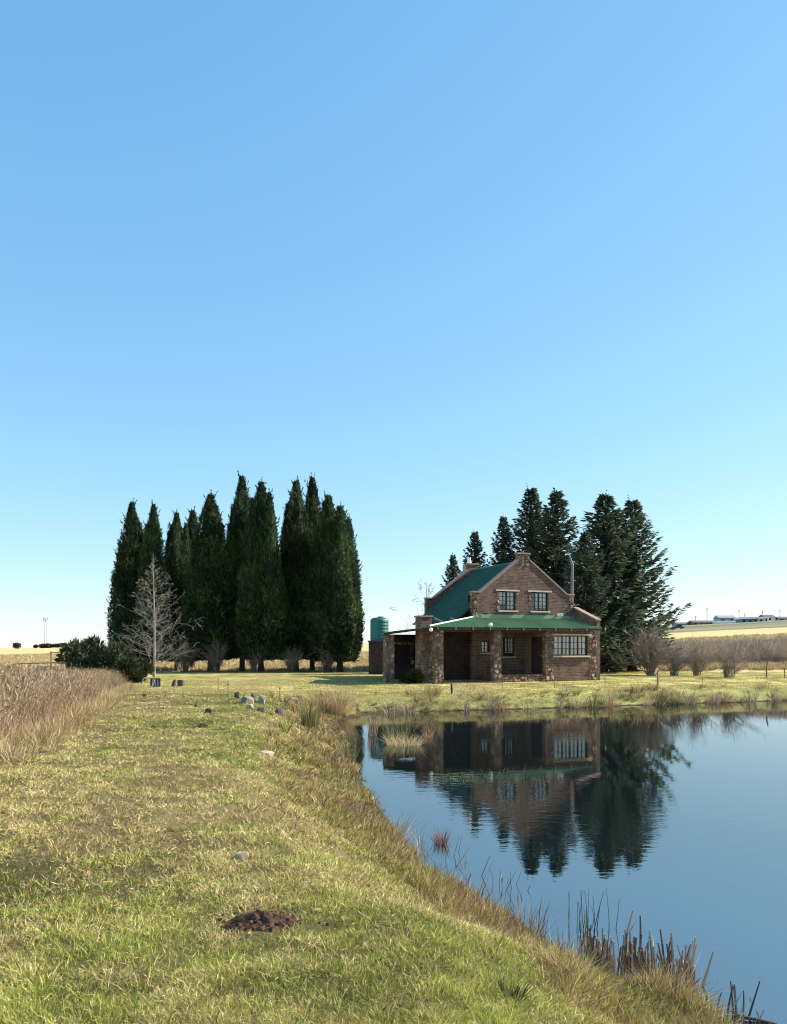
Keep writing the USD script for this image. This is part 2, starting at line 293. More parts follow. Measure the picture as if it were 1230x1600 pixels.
c = lambda *v: np.array(v)[None, None, :]
w_ = lambda m: m[..., None]
col = c(0.17, 0.135, 0.062) * w_(1 - green) + c(0.085, 0.08, 0.03) * w_(green)
col = col * w_(0.55 + 0.7 * nz(X, Y, 1.7, 14)); col = col * w_(1 - 0.6 * bank) + c(0.15, 0.1, 0.055) * w_(0.6 * bank)
lawn2 = sm((Y - 30) / 8) * sm((60 - Y) / 3)             # mown lawn round the house
lv = nz(X, Y, 0.3, 21)
lc = c(0.38, 0.35, 0.115) * w_(lv) + c(0.43, 0.37, 0.15) * w_(1 - lv)
lc = lc * w_(sm((S - 0.3) / 2.5)) + c(0.2, 0.2, 0.07) * w_(1 - sm((S - 0.3) / 2.5))
col = col * w_(1 - lawn2) + lc * w_(lawn2)
field = sm((r_ - 60) / 5)
fv = nz(X * 0.4, Y, 0.09, 31)
fc = c(0.5, 0.39, 0.19) * w_(fv) + c(0.4, 0.31, 0.15) * w_(1 - fv)
hill = sm((r_ - 225 - 40 * (nz(X, Y, 0.02, 33) - 0.5)) / 14) * sm((px_ - 640) / 150)
hv = sm((nz(X * 0.25, Y, 0.035, 35) - 0.35) / 0.3)
hc = c(0.2, 0.19, 0.1) * w_(hv) + c(0.115, 0.105, 0.085) * w_(1 - hv)
fc = fc * w_(1 - hill) + hc * w_(hill)
col = col * w_(1 - field) + fc * w_(field)
col = np.where(w_(S) < 0.12, c(0.05, 0.04, 0.028), col)
I, J = np.meshgrid(np.arange(len(gx) - 1), np.arange(len(gy) - 1), indexing='ij'); ny = len(gy)
q = np.stack([I * ny + J, (I + 1) * ny + J, (I + 1) * ny + J + 1, I * ny + J + 1], -1).reshape(-1, 4)
obj('ground', (np.stack([X, Y, Z], -1).reshape(-1, 3), q), 'ground_look', label='grassy dam bank, lawn and dry fields rising to a low hill', cat='ground', kind='structure', smooth=True, attrs={'col': col.reshape(-1, 3)})
pw = trimesh.creation.extrude_polygon(pond.buffer(0.8), 0.01, engine='earcut'); pv = np.array(pw.vertices); top = np.all(pv[pw.faces][:, :, 2] > 0.005, axis=1)
pv[:, 2] = 0.0
obj('pond_water', (pv, np.array(pw.faces)[top]), 'water_look', label='calm blue pond mirroring the house and trees', cat='water', kind='structure')

# ------------------------------------------------------------------ house
HA = math.radians(22); HC, HS = math.cos(HA), math.sin(HA); HO = (2.587, 42.0, 0.93)
def U(px, v=0.0):
    t = (px - HX) / F; return (t * (HO[1] + HC * v) - HO[0] + HS * v) / (HC - HS * t)
def Zl(py, u, v): return CAMZ + (HY - py) * (HO[1] + HS * u + HC * v) / F - HO[2]
house = thing('house', 'brick and stone cottage with green metal roof beside the pond', 'house', HO, 22.0)
VG, UR, UL, VB = 2.2, 9.7, 2.9, 8.5                     # gable plane, right end, left end of gable, back
srng = np.random.default_rng(5)
def stones(parent, u0, u1, v0, v1, z0, z1, size, face, proud=0.05, pale=0.25, fill=1.0):
    """irregular stones set in one face of a wall; face 'f' looks to -y, 'l' to -x, 'r' to +x"""
    z = z0
    while z < z1 - 0.06:
        h = min(size * srng.uniform(0.6, 1.25), z1 - z)
        a, b = (u0, u1) if face == 'f' else (v0, v1)
        t = a - size * srng.uniform(0, 0.4)
        while t < b - 0.04:
            w = size * srng.uniform(0.7, 1.6); lo, hi = max(t, a), min(t + w, b); t += w
            if hi - lo < 0.07 or srng.random() > fill: continue
            m = rnd_hull((hi - lo) * 0.97, 0.16, h * 0.95, srng)
            cu, cz = (lo + hi) / 2, z + h / 2; o = proud - 0.08 + srng.uniform(-0.012, 0.012)
            if face != 'f': m.apply_transform(trimesh.transformations.rotation_matrix(math.pi / 2, [0, 0, 1]))
            m.apply_translation((cu, v0 - o, cz) if face == 'f' else ((u0 - o if face == 'l' else u1 + o), cu, cz))
            k = srng.choice([0, 1, 2, 3], p=[0.36, 0.3, pale * 0.5, 0.34 - pale * 0.5])
            obj('stone', m, f'stone_look_{k}', parent)
        z += h
# -- main walls
def rect(a, b, z0, z1): return sbox(a, z0, b, z1)
wl = [(U(780.6, VG), U(806, VG)), (U(830.6, VG), U(856.6, VG))]
wz = (Zl(954, 5.5, VG), Zl(924, 5.5, VG))
bw = (U(785, VG), U(804.5, VG), Zl(1026, 5, VG), Zl(996, 5, VG))
dr = (U(828, VG), U(848.5, VG), 0.42, Zl(995, 7, VG))
lw = (U(753, VG), U(765, VG), Zl(1020, 4, VG), Zl(1002, 4, VG))
KN, BL, BT, RK = 5.0, (U(809.6, VG), U(828, VG)), 7.3, 6.92
gab = Polygon([(UL, 0), (UR, 0), (UR, KN), (UR - 0.5, KN), (BL[1], RK), (BL[1], BT), (BL[0], BT), (BL[0], RK), (UL + 0.5, KN), (UL, KN)])
front = gab
for a, b in wl: front = front.difference(rect(a, b, *wz))
for r4 in (bw, lw): front = front.difference(rect(*r4))
gw = obj('gable_wall', slab(front, VG, 0.3), 'brick_look', house)
obj('back_gable_wall', slab(gab, VB, 0.3), 'brick_look', house)
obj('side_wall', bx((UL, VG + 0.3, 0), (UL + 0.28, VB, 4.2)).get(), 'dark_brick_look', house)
obj('side_wall', bx((UR - 0.28, VG + 0.3, 0), (UR, VB, 4.2)).get(), 'brick_look', house)
obj('room_partition', bx((UL + 0.3, VG + 1.1, 0.1), (UR - 0.3, VG + 1.2, 4.9)).get(), 'room_look', house)
obj('upper_floor', bx((UL + 0.3, VG + 0.32, 2.95), (UR - 0.3, VG + 1.08, 3.1)).get(), 'room_look', house)
# coping on the rakes and shoulders
def coping(m, a, b, z0, z1, v):
    L = math.hypot(b - a, z1 - z0); g = math.atan2(z1 - z0, b - a)
    k = trimesh.creation.box((L, 0.4, 0.09)); k.apply_transform(trimesh.transformations.rotation_matrix(-g, [0, 1, 0])); k.apply_translation(((a + b) / 2, v + 0.15, (z0 + z1) / 2 + 0.03)); m.mesh(k)
for v, nm in ((VG, 'coping'), (VB, 'coping')):
    for a, b, z0, z1 in ((UL + 0.5, BL[0], KN, RK), (BL[1], UR - 0.5, RK, KN), (UL - 0.03, UL + 0.5, KN, KN), (UR - 0.5, UR + 0.03, KN, KN), (BL[0] - 0.04, BL[1] + 0.04, BT, BT)):
        k = MB(); coping(k, a, b, z0, z1, v); obj('coping', k.get(), 'coping_look', house)
# quoins of the gable
stones(gw, UL, UL + 0.32, VG, 0, 3.45, 5.0, 0.24, 'f', pale=0.3)
stones(gw, UR - 0.35, UR, VG, 0, 3.45, 5.0, 0.24, 'f', pale=0.3)
stones(gw, UL, UL, VG, VG + 0.3, 3.6, 5.0, 0.24, 'l', pale=0.2)
stones(gw, UL + 0.4, UL + 1.6, VG, 0, 3.45, 3.9, 0.2, 'f', pale=0.3, fill=0.45)
stones(gw, BL[0], BL[1], VG, 0, 6.6, 7.25, 0.2, 'f', pale=0.2, fill=0.8)
def window(parent, a, b, z0, z1, v, cols, rows, thick=(), surround=True, curtain='full', name='window', lab=None):
    """window > frame, glazing bars, panes, curtains; lies in a wall whose face is at v"""
    w = UsdGeom.Xform.Define(stage, path_of(parent) + '/' + numbered(path_of(parent), name)).GetPrim()
    if lab: keys(w, label=lab)
    t, y0, y1 = 0.06, v + 0.1, v + 0.16
    f = MB(); f.box((a, y0, z0), (b, y1, z0 + t)); f.box((a, y0, z1 - t), (b, y1, z1)); f.box((a, y0, z0 + t), (a + t, y1, z1 - t)); f.box((b - t, y0, z0 + t), (b, y1, z1 - t))
    obj('frame', f.get(), 'frame_look', w)
    W, H = b - a - 2 * t, z1 - z0 - 2 * t
    for i in range(1, cols):
        x = a + t + W * i / cols; q2 = 0.035 if i in thick else 0.016
        obj('glazing_bar', bx((x - q2, y0 + 0.004, z0 + t), (x + q2, y1 - 0.004, z1 - t)).get(), 'frame_look', w)
    for j in range(1, rows):
        zz = z0 + t + H * j / rows
        obj('glazing_bar', bx((a + t, y0 + 0.012, zz - 0.014), (b - t, y1 - 0.012, zz + 0.014)).get(), 'frame_look', w)
    for i in range(cols):
        for j in range(rows):
            x0, x1, q0, q1 = a + t + W * i / cols, a + t + W * (i + 1) / cols, z0 + t + H * j / rows, z0 + t + H * (j + 1) / rows
            obj('pane', bx((x0, y0 + 0.026, q0), (x1, y0 + 0.032, q1)).get(), 'pane_look', w)
    def drape(x0, x1, zt0, zt1, zb):
        n = 40; xs = np.linspace(x0, x1, n); yo = 0.03 * np.sin(np.linspace(0, (x1 - x0) * 42, n)) + v + 0.205
        tp = np.linspace(zt0, zt1, n)
        vv = np.vstack([np.stack([xs, yo, np.full(n, zb)], 1), np.stack([xs, yo, tp], 1)])
        k = np.arange(n - 1); obj('curtain', (vv, np.stack([k, k + 1, n + k + 1, n + k], 1)), 'curtain_look', w)
    if curtain == 'full':
        drape(a + 0.02, a + (b - a) * 0.47, z1, z1, z0); drape(a + (b - a) * 0.5, b - 0.02, z1, z1, z0)
    elif curtain == 'parted':
        drape(a + 0.02, a + (b - a) * 0.42, z1, z1, z0 + (z1 - z0) * 0.35); drape(a + (b - a) * 0.5, b - 0.02, z1, z1, z0 + 0.12)
    elif curtain == 'half': drape(a + 0.3 * (b - a), b - 0.02, z1, z1, z0 + 0.2)
    if surround:
        obj('lintel', bx((a - 0.24, v - 0.035, z1), (b + 0.24, v + 0.12, z1 + 0.085)).get(), 'pale_trim_look', w)
        obj('sill', bx((a - 0.1, v - 0.11, z0 - 0.085), (b + 0.1, v + 0.12, z0)).get(), 'pale_trim_look', w)
        stones(w, a - 0.17, a, v, 0, z0 - 0.08, z1, 0.17, 'f', proud=0.03, pale=0.35)
        stones(w, b, b + 0.17, v, 0, z0 - 0.08, z1, 0.17, 'f', proud=0.03, pale=0.35)
    else:
        obj('sill', bx((a - 0.08, v - 0.07, z0 - 0.06), (b + 0.08, v + 0.1, z0)).get(), 'pale_trim_look', w)
window(house, *wl[0], *wz, VG, 4, 4, thick=(2,), curtain='parted', lab='left upstairs window with parted curtains')
window(house, *wl[1], *wz, VG, 4, 4, thick=(2,), curtain='half', lab='right upstairs window')
window(house, *bw, VG, 4, 4, thick=(2,), surround=False, curtain='half', lab='veranda window between stone pillar and door')
window(house, *lw, VG, 2, 3, surround=False, curtain='full', lab='small veranda window left of the stone pillar')
# -- front room under the veranda roof, right of the door
W0 = U(852, 0.0)
fw = (U(866.6), U(918.7), Zl(1024.5, 8, 0), Zl(993, 8, 0))
wf = rect(W0, UR, 0, 2.86).difference(rect(*fw))
fwall = obj('front_wall', slab(wf, 0.0, 0.28), 'brick_look', house)
def VW(px, u): t = (px - HX) / F; return (HO[0] + HC * u - t * (HO[1] + HS * u)) / (HS + t * HC)    # depth at which a column meets the plane x = u
d1, d0, dt = VW(829.5, W0), VW(847.5, W0), Zl(995, W0, 1.0)
obj('wing_side_wall', slab_side(rect(0.28, VG, 0, 2.95).difference(rect(d0, d1, 0.41, dt)), W0, 0.26), 'plaster_look', house)
d = obj('door', bx((W0 + 0.1, d0 + 0.07, 0.42), (W0 + 0.15, d1 - 0.07, dt - 0.07)).get(), 'door_look', house)
k = MB(); k.box((W0 + 0.05, d0, 0.41), (W0 + 0.19, d0 + 0.068, dt)); k.box((W0 + 0.05, d1 - 0.068, 0.41), (W0 + 0.19, d1, dt)); k.box((W0 + 0.05, d0 + 0.068, dt - 0.068), (W0 + 0.19, d1 - 0.068, dt))
obj('frame', k.get(), 'frame_look', d)
for zz in (0.62, 1.4): obj('panel', bx((W0 + 0.08, d0 + 0.17, zz), (W0 + 0.099, d1 - 0.17, zz + 0.62)).get(), 'door_look', d)
obj('handle', MB().tube([(W0 + 0.07, d0 + 0.13, 1.42), (W0 + 0.07, d0 + 0.25, 1.42)], 0.012).get(), 'grey_metal_look', d)
stones(fwall, W0, U(865.5), 0.0, 0, 0.02, 2.84, 0.26, 'f', pale=0.2)
stones(fwall, U(920.5), UR, 0.0, 0, 0.02, 2.84, 0.26, 'f', pale=0.2)
stones(fwall, W0, W0, 0.0, 0.28, 0.02, 2.84, 0.26, 'l', pale=0.15)
window(house, *fw, 0.0, 8, 3, thick=(2, 4, 6), curtain='full', lab='wide four-part window right of the veranda')
par = Polygon([(0.0, 0), (VG, 0), (VG, 4.2), (0.0, 3.42)])
obj('parapet_wall', slab_side(par, UR + 0.003, 0.25), 'brick_look', house)
k = MB(); b4 = trimesh.creation.box((0.33, math.hypot(VG, 0.78) + 0.1, 0.09)); b4.apply_transform(trimesh.transformations.rotation_matrix(math.atan2(0.78, VG), [1, 0, 0])); b4.apply_translation((UR + 0.13, VG / 2, 3.85)); k.mesh(b4)
obj('coping', k.get(), 'coping_look', house)
# -- pillars and braai chimney
def pillar(u0, u1, dv, z1, v=0.0, z0=0.0, size=0.25):
    p = obj('pillar', bx((u0, v, z0), (u1, v + dv, z1)).get(), 'mortar_look', house)
    stones(p, u0, u1, v, 0, z0 + 0.01, z1, size, 'f', pale=0.22); stones(p, u0, u0, v, v + dv, z0 + 0.01, z1, size, 'l', pale=0.15); stones(p, u1, u1, v, v + dv, z0 + 0.01, z1, size, 'r', pale=0.2)
    return p
pillar(U(678), U(692), 0.46, 2.8, v=-0.08)
pillar(U(771.5), U(782.5), 0.38, 2.8, v=-0.05)
pillar(U(603.5, 1.1), U(616, 1.1), 0.45, 2.55, v=1.1)
ch0, ch1 = U(658, 0.35), U(675, 0.35)
ch = obj('chimney', bx((ch0, 0.35, 0), (ch1, 1.1, Zl(964, -0.9, 0.35))).get(), 'brick_look', house)
stones(ch, ch0, ch0 + 0.2, 0.35, 0, 0.02, 2.6, 0.24, 'f', pale=0.15); stones(ch, ch1 - 0.2, ch1, 0.35, 0, 0.02, 2.6, 0.24, 'f', pale=0.15)
stones(ch, ch0, ch0, 0.35, 1.1, 0.02, 2.6, 0.26, 'l', pale=0.15)
zt = Zl(964, -0.9, 0.35); obj('chimney_cap', bx((ch0 - 0.05, 0.3, zt), (ch1 + 0.05, 1.15, zt + 0.08)).get(), 'coping_look', ch)
# -- left side porch
pl = rect(-1.45, UL, 0, 2.62).difference(rect(-1.0, 0.0, 0.9, 2.0))
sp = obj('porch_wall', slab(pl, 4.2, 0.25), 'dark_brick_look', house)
stones(sp, -1.2, -1.0, 4.2, 0, 0.7, 2.0, 0.24, 'f', pale=0.35, fill=0.6); stones(sp, 0.0, 0.2, 4.2, 0, 0.9, 2.0, 0.24, 'f', pale=0.35, fill=0.6); stones(sp, -1.2, 0.2, 4.2, 0, 2.0, 2.22, 0.22, 'f', pale=0.35)
obj('niche_back', bx((-1.1, 4.36, 0.8), (0.1, 4.42, 2.1)).get(), 'room_look', sp)
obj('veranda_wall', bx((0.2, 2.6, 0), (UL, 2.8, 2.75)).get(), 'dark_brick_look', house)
# -- veranda floor and stone step
flo = obj('veranda_floor', bx((U(784), 0.12, 0), (W0 - 0.01, VG - 0.003, 0.4)).get(), 'floor_look', house)
stones(flo, U(783.5), W0, 0.12, 0, 0.0, 0.4, 0.2, 'f', proud=0.06, pale=0.3)
stones(flo, U(845), U(868), -0.12, 0, 0.0, 0.16, 0.2, 'f', proud=0.1, pale=0.3)
obj('porch_slab', bx((-0.6, -0.2, -0.1), (U(784) - 0.01, VG - 0.01, 0.03)).get(), 'floor_look', house)
# -- roofs: ribbed sheets, each a part
def sheets(parent, a0, a1, run, place, m, width=0.76, pitch=0.19, rib=0.035):
    a = a0
    while a < a1 - 1e-3:
        e = min(a + width, a1); k = MB(); cols = [a]
        while cols[-1] + pitch <= e + 1e-6:
            s0 = cols[-1]; cols += [s0 + pitch * 0.55, s0 + pitch * 0.68, s0 + pitch * 0.87, s0 + pitch]
        cols = np.array([x for x in cols if x <= e + 1e-6] + ([e] if cols[-1] < e - 1e-3 else []))
        ph = ((cols - a) / pitch) % 1; hgt = np.where((ph > 0.6) & (ph < 0.95), rib, 0.0)
        lift = 0.006 * srng.random()
        tops = []
        for off in (0.0, -0.014):
            for end in (0, 1):
                tops.append(np.array([place(x, run(x)[end], hh + off + lift) for x, hh in zip(cols, hgt)]))
        n = len(cols); i = np.arange(n - 1); vv = np.vstack(tops)          # 0 top start, 1 top end, 2 bottom start, 3 bottom end
        ff = [np.stack([i, i + 1, n + i + 1, n + i], 1), np.stack([2 * n + i, 3 * n + i, 3 * n + i + 1, 2 * n + i + 1], 1), np.stack([i, 2 * n + i, 2 * n + i + 1, i + 1], 1), np.stack([n + i, n + i + 1, 3 * n + i + 1, 3 * n + i], 1), np.array([[0, n, 3 * n, 2 * n], [n - 1, 3 * n - 1, 4 * n - 1, 2 * n - 1]])]
        obj('roof_sheet', (vv, np.vstack(ff)), m + ('_b' if srng.random() < 0.4 else ''), parent); a = e
def sub(name, parent, label=None):
    p = UsdGeom.Xform.Define(stage, path_of(parent) + '/' + numbered(path_of(parent), name)).GetPrim()
    if label: keys(p, label=label)
    return p
RU, RZ, EU, EZ = 6.25, 6.86, 2.03, 3.43
sl = (RZ - EZ) / (RU - EU); nl = math.hypot(1, sl)
mr_ = sub('main_roof', house, 'steep dark green main roof')
sheets(mr_, VG + 0.3, VB, lambda v: (EU, RU), lambda v, u, h: (u - h * sl / nl, v, EZ + (u - EU) * sl + h / nl), 'green_roof_look')
sheets(mr_, VG + 0.3, VB, lambda v: (2 * RU - EU - 0.72, RU), lambda v, u, h: (u + h * sl / nl, v, EZ + (2 * RU - u - EU) * sl + h / nl), 'green_roof_look')
obj('ridge_cap', MB().tube([(RU, VG + 0.3, RZ + 0.01), (RU, VB, RZ + 0.01)], 0.1, 8).get(), 'green_roof_look', mr_)
obj('gutter', bx((EU - 0.1, VG + 0.32, EZ - 0.12), (EU + 0.02, VB, EZ - 0.02)).get(), 'dark_timber_look', mr_)
obj('soffit', (np.array([(EU + 0.02, VG + 0.1, EZ - 0.1), (UL, VG + 0.1, EZ - 0.1 + 0.5), (UL, VB, EZ + 0.4), (EU + 0.02, VB, EZ - 0.1)]), np.array([[0, 1, 2, 3]])), 'dark_timber_look', mr_)
# eave end of the roof before the gable, left of its shoulder
obj('barge_board', slab(Polygon([(EU - 0.02, EZ - 0.1), (UL, EZ - 0.1 + (UL - EU) * sl), (UL, EZ + 0.04 + (UL - EU) * sl), (EU - 0.02, EZ + 0.04)]), VG + 0.24, 0.05), 'frame_look', mr_)
VE, ZE, ZT = -0.5, 2.95, 3.56
vr = sub('veranda_roof', house, 'faded green veranda roof of low pitch')
A0 = U(671, VE)
sv = (ZT - ZE) / (VG - VE)
def hip_v(u): return VE + (VG - VE) * min(1, max(0.0, (u - A0) / (UL - A0)))
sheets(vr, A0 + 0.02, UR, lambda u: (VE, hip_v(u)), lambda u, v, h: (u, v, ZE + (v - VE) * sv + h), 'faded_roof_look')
su = (ZT - ZE) / (UL - A0)
def u_hip(v): return A0 + (UL - A0) * min(1, max(0.0, (v - VE) / (VG - VE)))
def u_out(v): return max(-2.95, A0 - (v - VE) * (2.95 + A0) / 1.5) if v < 1 else -2.95 + (v - 1) * 0.45
def PZ(u, v): return ZE - 0.04 + 0.11 * (u - A0) - 0.04 * (v - VE)
lr = sub('porch_roof', house, 'low side porch roof')
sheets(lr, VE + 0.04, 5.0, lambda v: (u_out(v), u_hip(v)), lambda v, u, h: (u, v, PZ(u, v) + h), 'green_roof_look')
obj('verge_board', (np.array([(A0, VE, ZE), (UL, VG, ZT), (UL, VG, PZ(UL, VG) - 0.05), (A0, VE, PZ(A0, VE) - 0.05)]), np.array([[0, 3, 2, 1]])), 'dark_timber_look', vr)
obj('hip_cap', MB().tube([(A0, VE, ZE + 0.03), (UL, VG, ZT + 0.03)], 0.07, 6).get(), 'flashing_look', vr)
fl = slab(Polygon([(UL, ZT - 0.05), (UR - 0.02, ZT - 0.05), (UR - 0.02, ZT + 0.2), (UL, ZT + 0.2)]), VG - 0.03, 0.028)
obj('flashing', fl, 'flashing_look', vr)
# timber under the eaves
obj('beam', bx((U(678) - 0.05, 0.0, 2.7), (W0 - 0.02, 0.16, 2.88)).get(), 'dark_timber_look', house)
obj('fascia', bx((A0, VE + 0.02, ZE - 0.13), (UR, VE + 0.055, ZE - 0.01)).get(), 'dark_timber_look', house)
u = A0 + 0.5
while u < UR - 0.2:
    r0 = obj('rafter', (np.array([(u + a, b, ZE + (b - VE) * sv - c2) for b in (VE - 0.02, VG) for a in (-0.035, 0.035) for c2 in (0.15, 0.02)]), np.array([[0, 2, 3, 1], [4, 5, 7, 6], [0, 1, 5, 4], [2, 6, 7, 3], [0, 4, 6, 2], [1, 3, 7, 5]])), 'timber_end_look', house); u += 1.02
e0 = (-2.95, 1.0); obj('fascia', MB().tube([(A0, VE + 0.02, ZE - 0.07), (-2.93, 1.02, PZ(-2.95, 1.0) - 0.06)], 0.05, 4).get(), 'dark_timber_look', house)
obj('fascia', MB().tube([(-2.93, 1.0, PZ(-2.95, 1.0) - 0.06), (-1.15, 5.0, PZ(-1.15, 5.0) - 0.06)], 0.05, 4).get(), 'dark_timber_look', house)
plain('flue_look', (0.2, 0.18, 0.16), (0.12, 0.11, 0.1), rough=0.7)
# lamps, flue, far chimney
def flood(u, v, z, nm='floodlight'):
    k = sub('floodlight', house); obj('lamp_box', bx((u - 0.16, v - 0.1, z), (u + 0.16, v + 0.06, z + 0.16)).get(), 'white_paint_look', k)
    obj('lamp_glass', bx((u - 0.13, v - 0.112, z + 0.025), (u + 0.13, v - 0.102, z + 0.135)).get(), 'grey_metal_look', k)
    obj('bracket', bx((u - 0.03, v + 0.06, z + 0.03), (u + 0.03, v + 0.3, z + 0.08)).get(), 'grey_metal_look', k)
flood(U(875, VG - 0.3), VG - 0.3, Zl(963, 8.6, VG))
for px in (766, 673):
    s_ = trimesh.creation.icosphere(2, 0.1); s_.apply_translation((U(px, VE), VE - 0.06, Zl(976 if px > 700 else 984, U(px, VE), VE))); k = sub('bulkhead_lamp', house); obj('globe', s_, 'white_paint_look', k, smooth=True)
    c0 = s_.bounds.mean(0); obj('base_plate', bx((c0[0] - 0.05, c0[1] + 0.09, c0[2] - 0.05), (c0[0] + 0.05, c0[1] + 0.16, c0[2] + 0.05)).get(), 'grey_metal_look', k)
fu, fv_ = UR + 0.05, VG + 0.25
z0_, z1_ = 3.9, Zl(882, UR, VG)
obj('flue_pipe', MB().tube([(fu - 0.03, fv_, z0_), (fu - 0.02, fv_, z1_ - 0.9), (fu + 0.02, fv_, z1_)], [0.085, 0.085, 0.08], 10).tube([(fu + 0.02, fv_, z1_ - 0.05), (fu - 0.1, fv_, z1_ + 0.25), (fu - 0.2, fv_, z1_ + 0.62)], [0.1, 0.075, 0.03], 8).get(), 'flue_look', house)
k = obj('back_chimney', bx((RU - 0.32, VB + 0.32, 6.3), (RU + 0.32, VB + 0.85, 7.35)).get(), 'stone_look_2', house)
obj('chimney_pot', MB().tube([(RU, VB + 0.55, 7.35), (RU - 0.02, VB + 0.55, 7.8)], [0.16, 0.12], 10).get(), 'white_paint_look', k)

# ------------------------------------------------------------------ trees
def kindprim(name):
    p = stage.CreateClassPrim('/World/' + name); UsdGeom.Xform.Define(stage, p.GetPath()); p.SetSpecifier(Sdf.SpecifierClass); return p
def place(kind, name, label, cat, loc, rz, scale, group=None):
    t = thing(name, label, cat, loc, rz, group, scale=scale)
    t.GetReferences().AddInternalReference(kind.GetPath()); t.SetInstanceable(True); return t
def cyl_noise(th, t, f, seed): return meshkit.fbm(np.stack([np.cos(th) * f, np.sin(th) * f, t * f * 3], -1), 3, seed)
def cypress(seed, h=15.0, R=2.1):
    """a crown of several upright spires with feathery outlines round one trunk"""
    rng = np.random.default_rng(seed); kd = kindprim(f'cypress_kind_{seed}'); z0 = 0.074 * h; k = MB()
    def prof(t, r): return r * np.interp(1 - t, [0, 0.04, 0.1, 0.2, 0.34, 0.52, 0.72, 0.9, 1.0], [0.02, 0.12, 0.28, 0.5, 0.74, 0.92, 1.0, 0.86, 0.42])
    spires = [(0, 0, h, R * 0.74)]
    for q in range(5):
        a = q * 1.257 + rng.normal() * 0.3; e = R * rng.uniform(0.3, 0.52); spires.append((e * math.cos(a), e * math.sin(a), h * rng.uniform(0.62, 0.94), R * rng.uniform(0.42, 0.56)))
    for cx, cy, hs, rs in spires:
        nt, na = 30, 14; T, A = np.meshgrid(np.linspace(0, 0.96, nt), np.arange(na) * 2 * np.pi / na, indexing='ij')
        rr = prof(T, rs) * (0.45 + 0.55 * cyl_noise(A, T, 1.6, seed)); hb = hs - z0
        v = np.stack([cx + rr * np.cos(A), cy + rr * np.sin(A), z0 + T * hb], -1).reshape(-1, 3)
        i, j = np.meshgrid(np.arange(nt - 1), np.arange(na), indexing='ij')
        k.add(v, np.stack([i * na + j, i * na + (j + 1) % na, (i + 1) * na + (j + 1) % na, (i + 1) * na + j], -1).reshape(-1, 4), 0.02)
        n = int(6200 * (rs / (R * 0.5)) * hs / h); t = rng.random(n) ** 1.05 * 0.985; th = rng.random(n) * 2 * np.pi; ph = rng.random() * 9
        lump = cyl_noise(th + ph, t, 2.4, seed + 50); fine = cyl_noise(th + ph, t * 2, 5.0, seed + 90)
        r = prof(t, rs) * (0.5 + 0.62 * lump + 0.34 * fine) * rng.uniform(0.84, 1.08, n)
        p = np.stack([cx + r * np.cos(th), cy + r * np.sin(th), z0 + t * hb - 0.2], -1)
        d = np.stack([np.cos(th) * 0.5, np.sin(th) * 0.5, 0.5 + 0.5 * t], -1) + rng.normal(size=(n, 3)) * 0.33
        k.kites(p, d, rng.uniform(0.2, 0.52, n) * (1.05 - 0.45 * t), rng.uniform(0.07, 0.15, n) * (1.05 - 0.5 * t), rng, r=np.clip((lump - 0.34) * 1.1 + (fine - 0.5) * 0.9 + 0.12 + rng.normal(size=n) * 0.15, 0, 1))
        for q in range(60):                                               # feathery shoots that break the outline
            tt = 0.08 + 0.9 * (q + rng.random()) / 60; a = rng.random() * 6.28; rb = prof(np.array(tt), rs) * rng.uniform(0.85, 1.05); L = rng.uniform(0.4, 1.05) * (1.1 - 0.3 * tt); m = 15
            sq = rng.random(m); b = np.array([cx + rb * math.cos(a), cy + rb * math.sin(a), z0 + tt * hb - 0.2]); ax = np.array([math.cos(a) * 0.55, math.sin(a) * 0.55, 0.9])
            k.kites(b + sq[:, None] * ax * L, ax + rng.normal(size=(m, 3)) * 0.45, 0.3 * (1.15 - sq), 0.085, rng, r=np.clip(0.25 + 0.4 * rng.random(m), 0, 1))
        for q in range(3):                                                # the leaders at the tip
            m = 46; sq = rng.random(m); ax = np.array([rng.normal() * 0.13, rng.normal() * 0.13, 1.0]); b = np.array([cx + rng.normal() * 0.12 * q, cy + rng.normal() * 0.12 * q, hs - 1.2 - 0.55 * q])
            k.kites(b + sq[:, None] * ax * (1.3 - 0.15 * q), ax * 0.8 + rng.normal(size=(m, 3)) * 0.6, 0.32 * (1.2 - sq), 0.09, rng, r=rng.random(m) * 0.5 + 0.12)
    k.build('crown', 'cypress_look', kd)
    tr = MB(); tr.tube([(0, 0, -0.25), (0.02, 0, 0.25), (0.05, 0.03, z0 + 0.5), (0.0, 0.05, h * 0.5)], [0.36, 0.25, 0.2, 0.08], 9)
    for q in range(5):
        a = rng.random() * 6.28; tr.tube([(0, 0, z0 * 0.8), (0.5 * math.cos(a), 0.5 * math.sin(a), z0 * 1.3), (0.95 * math.cos(a), 0.95 * math.sin(a), z0 * 1.9)], [0.09, 0.06, 0.03], 5)
    tr.build('trunk', 'bark_look', kd)
    return kd
ck = [cypress(s) for s in (1, 2, 3, 4)]
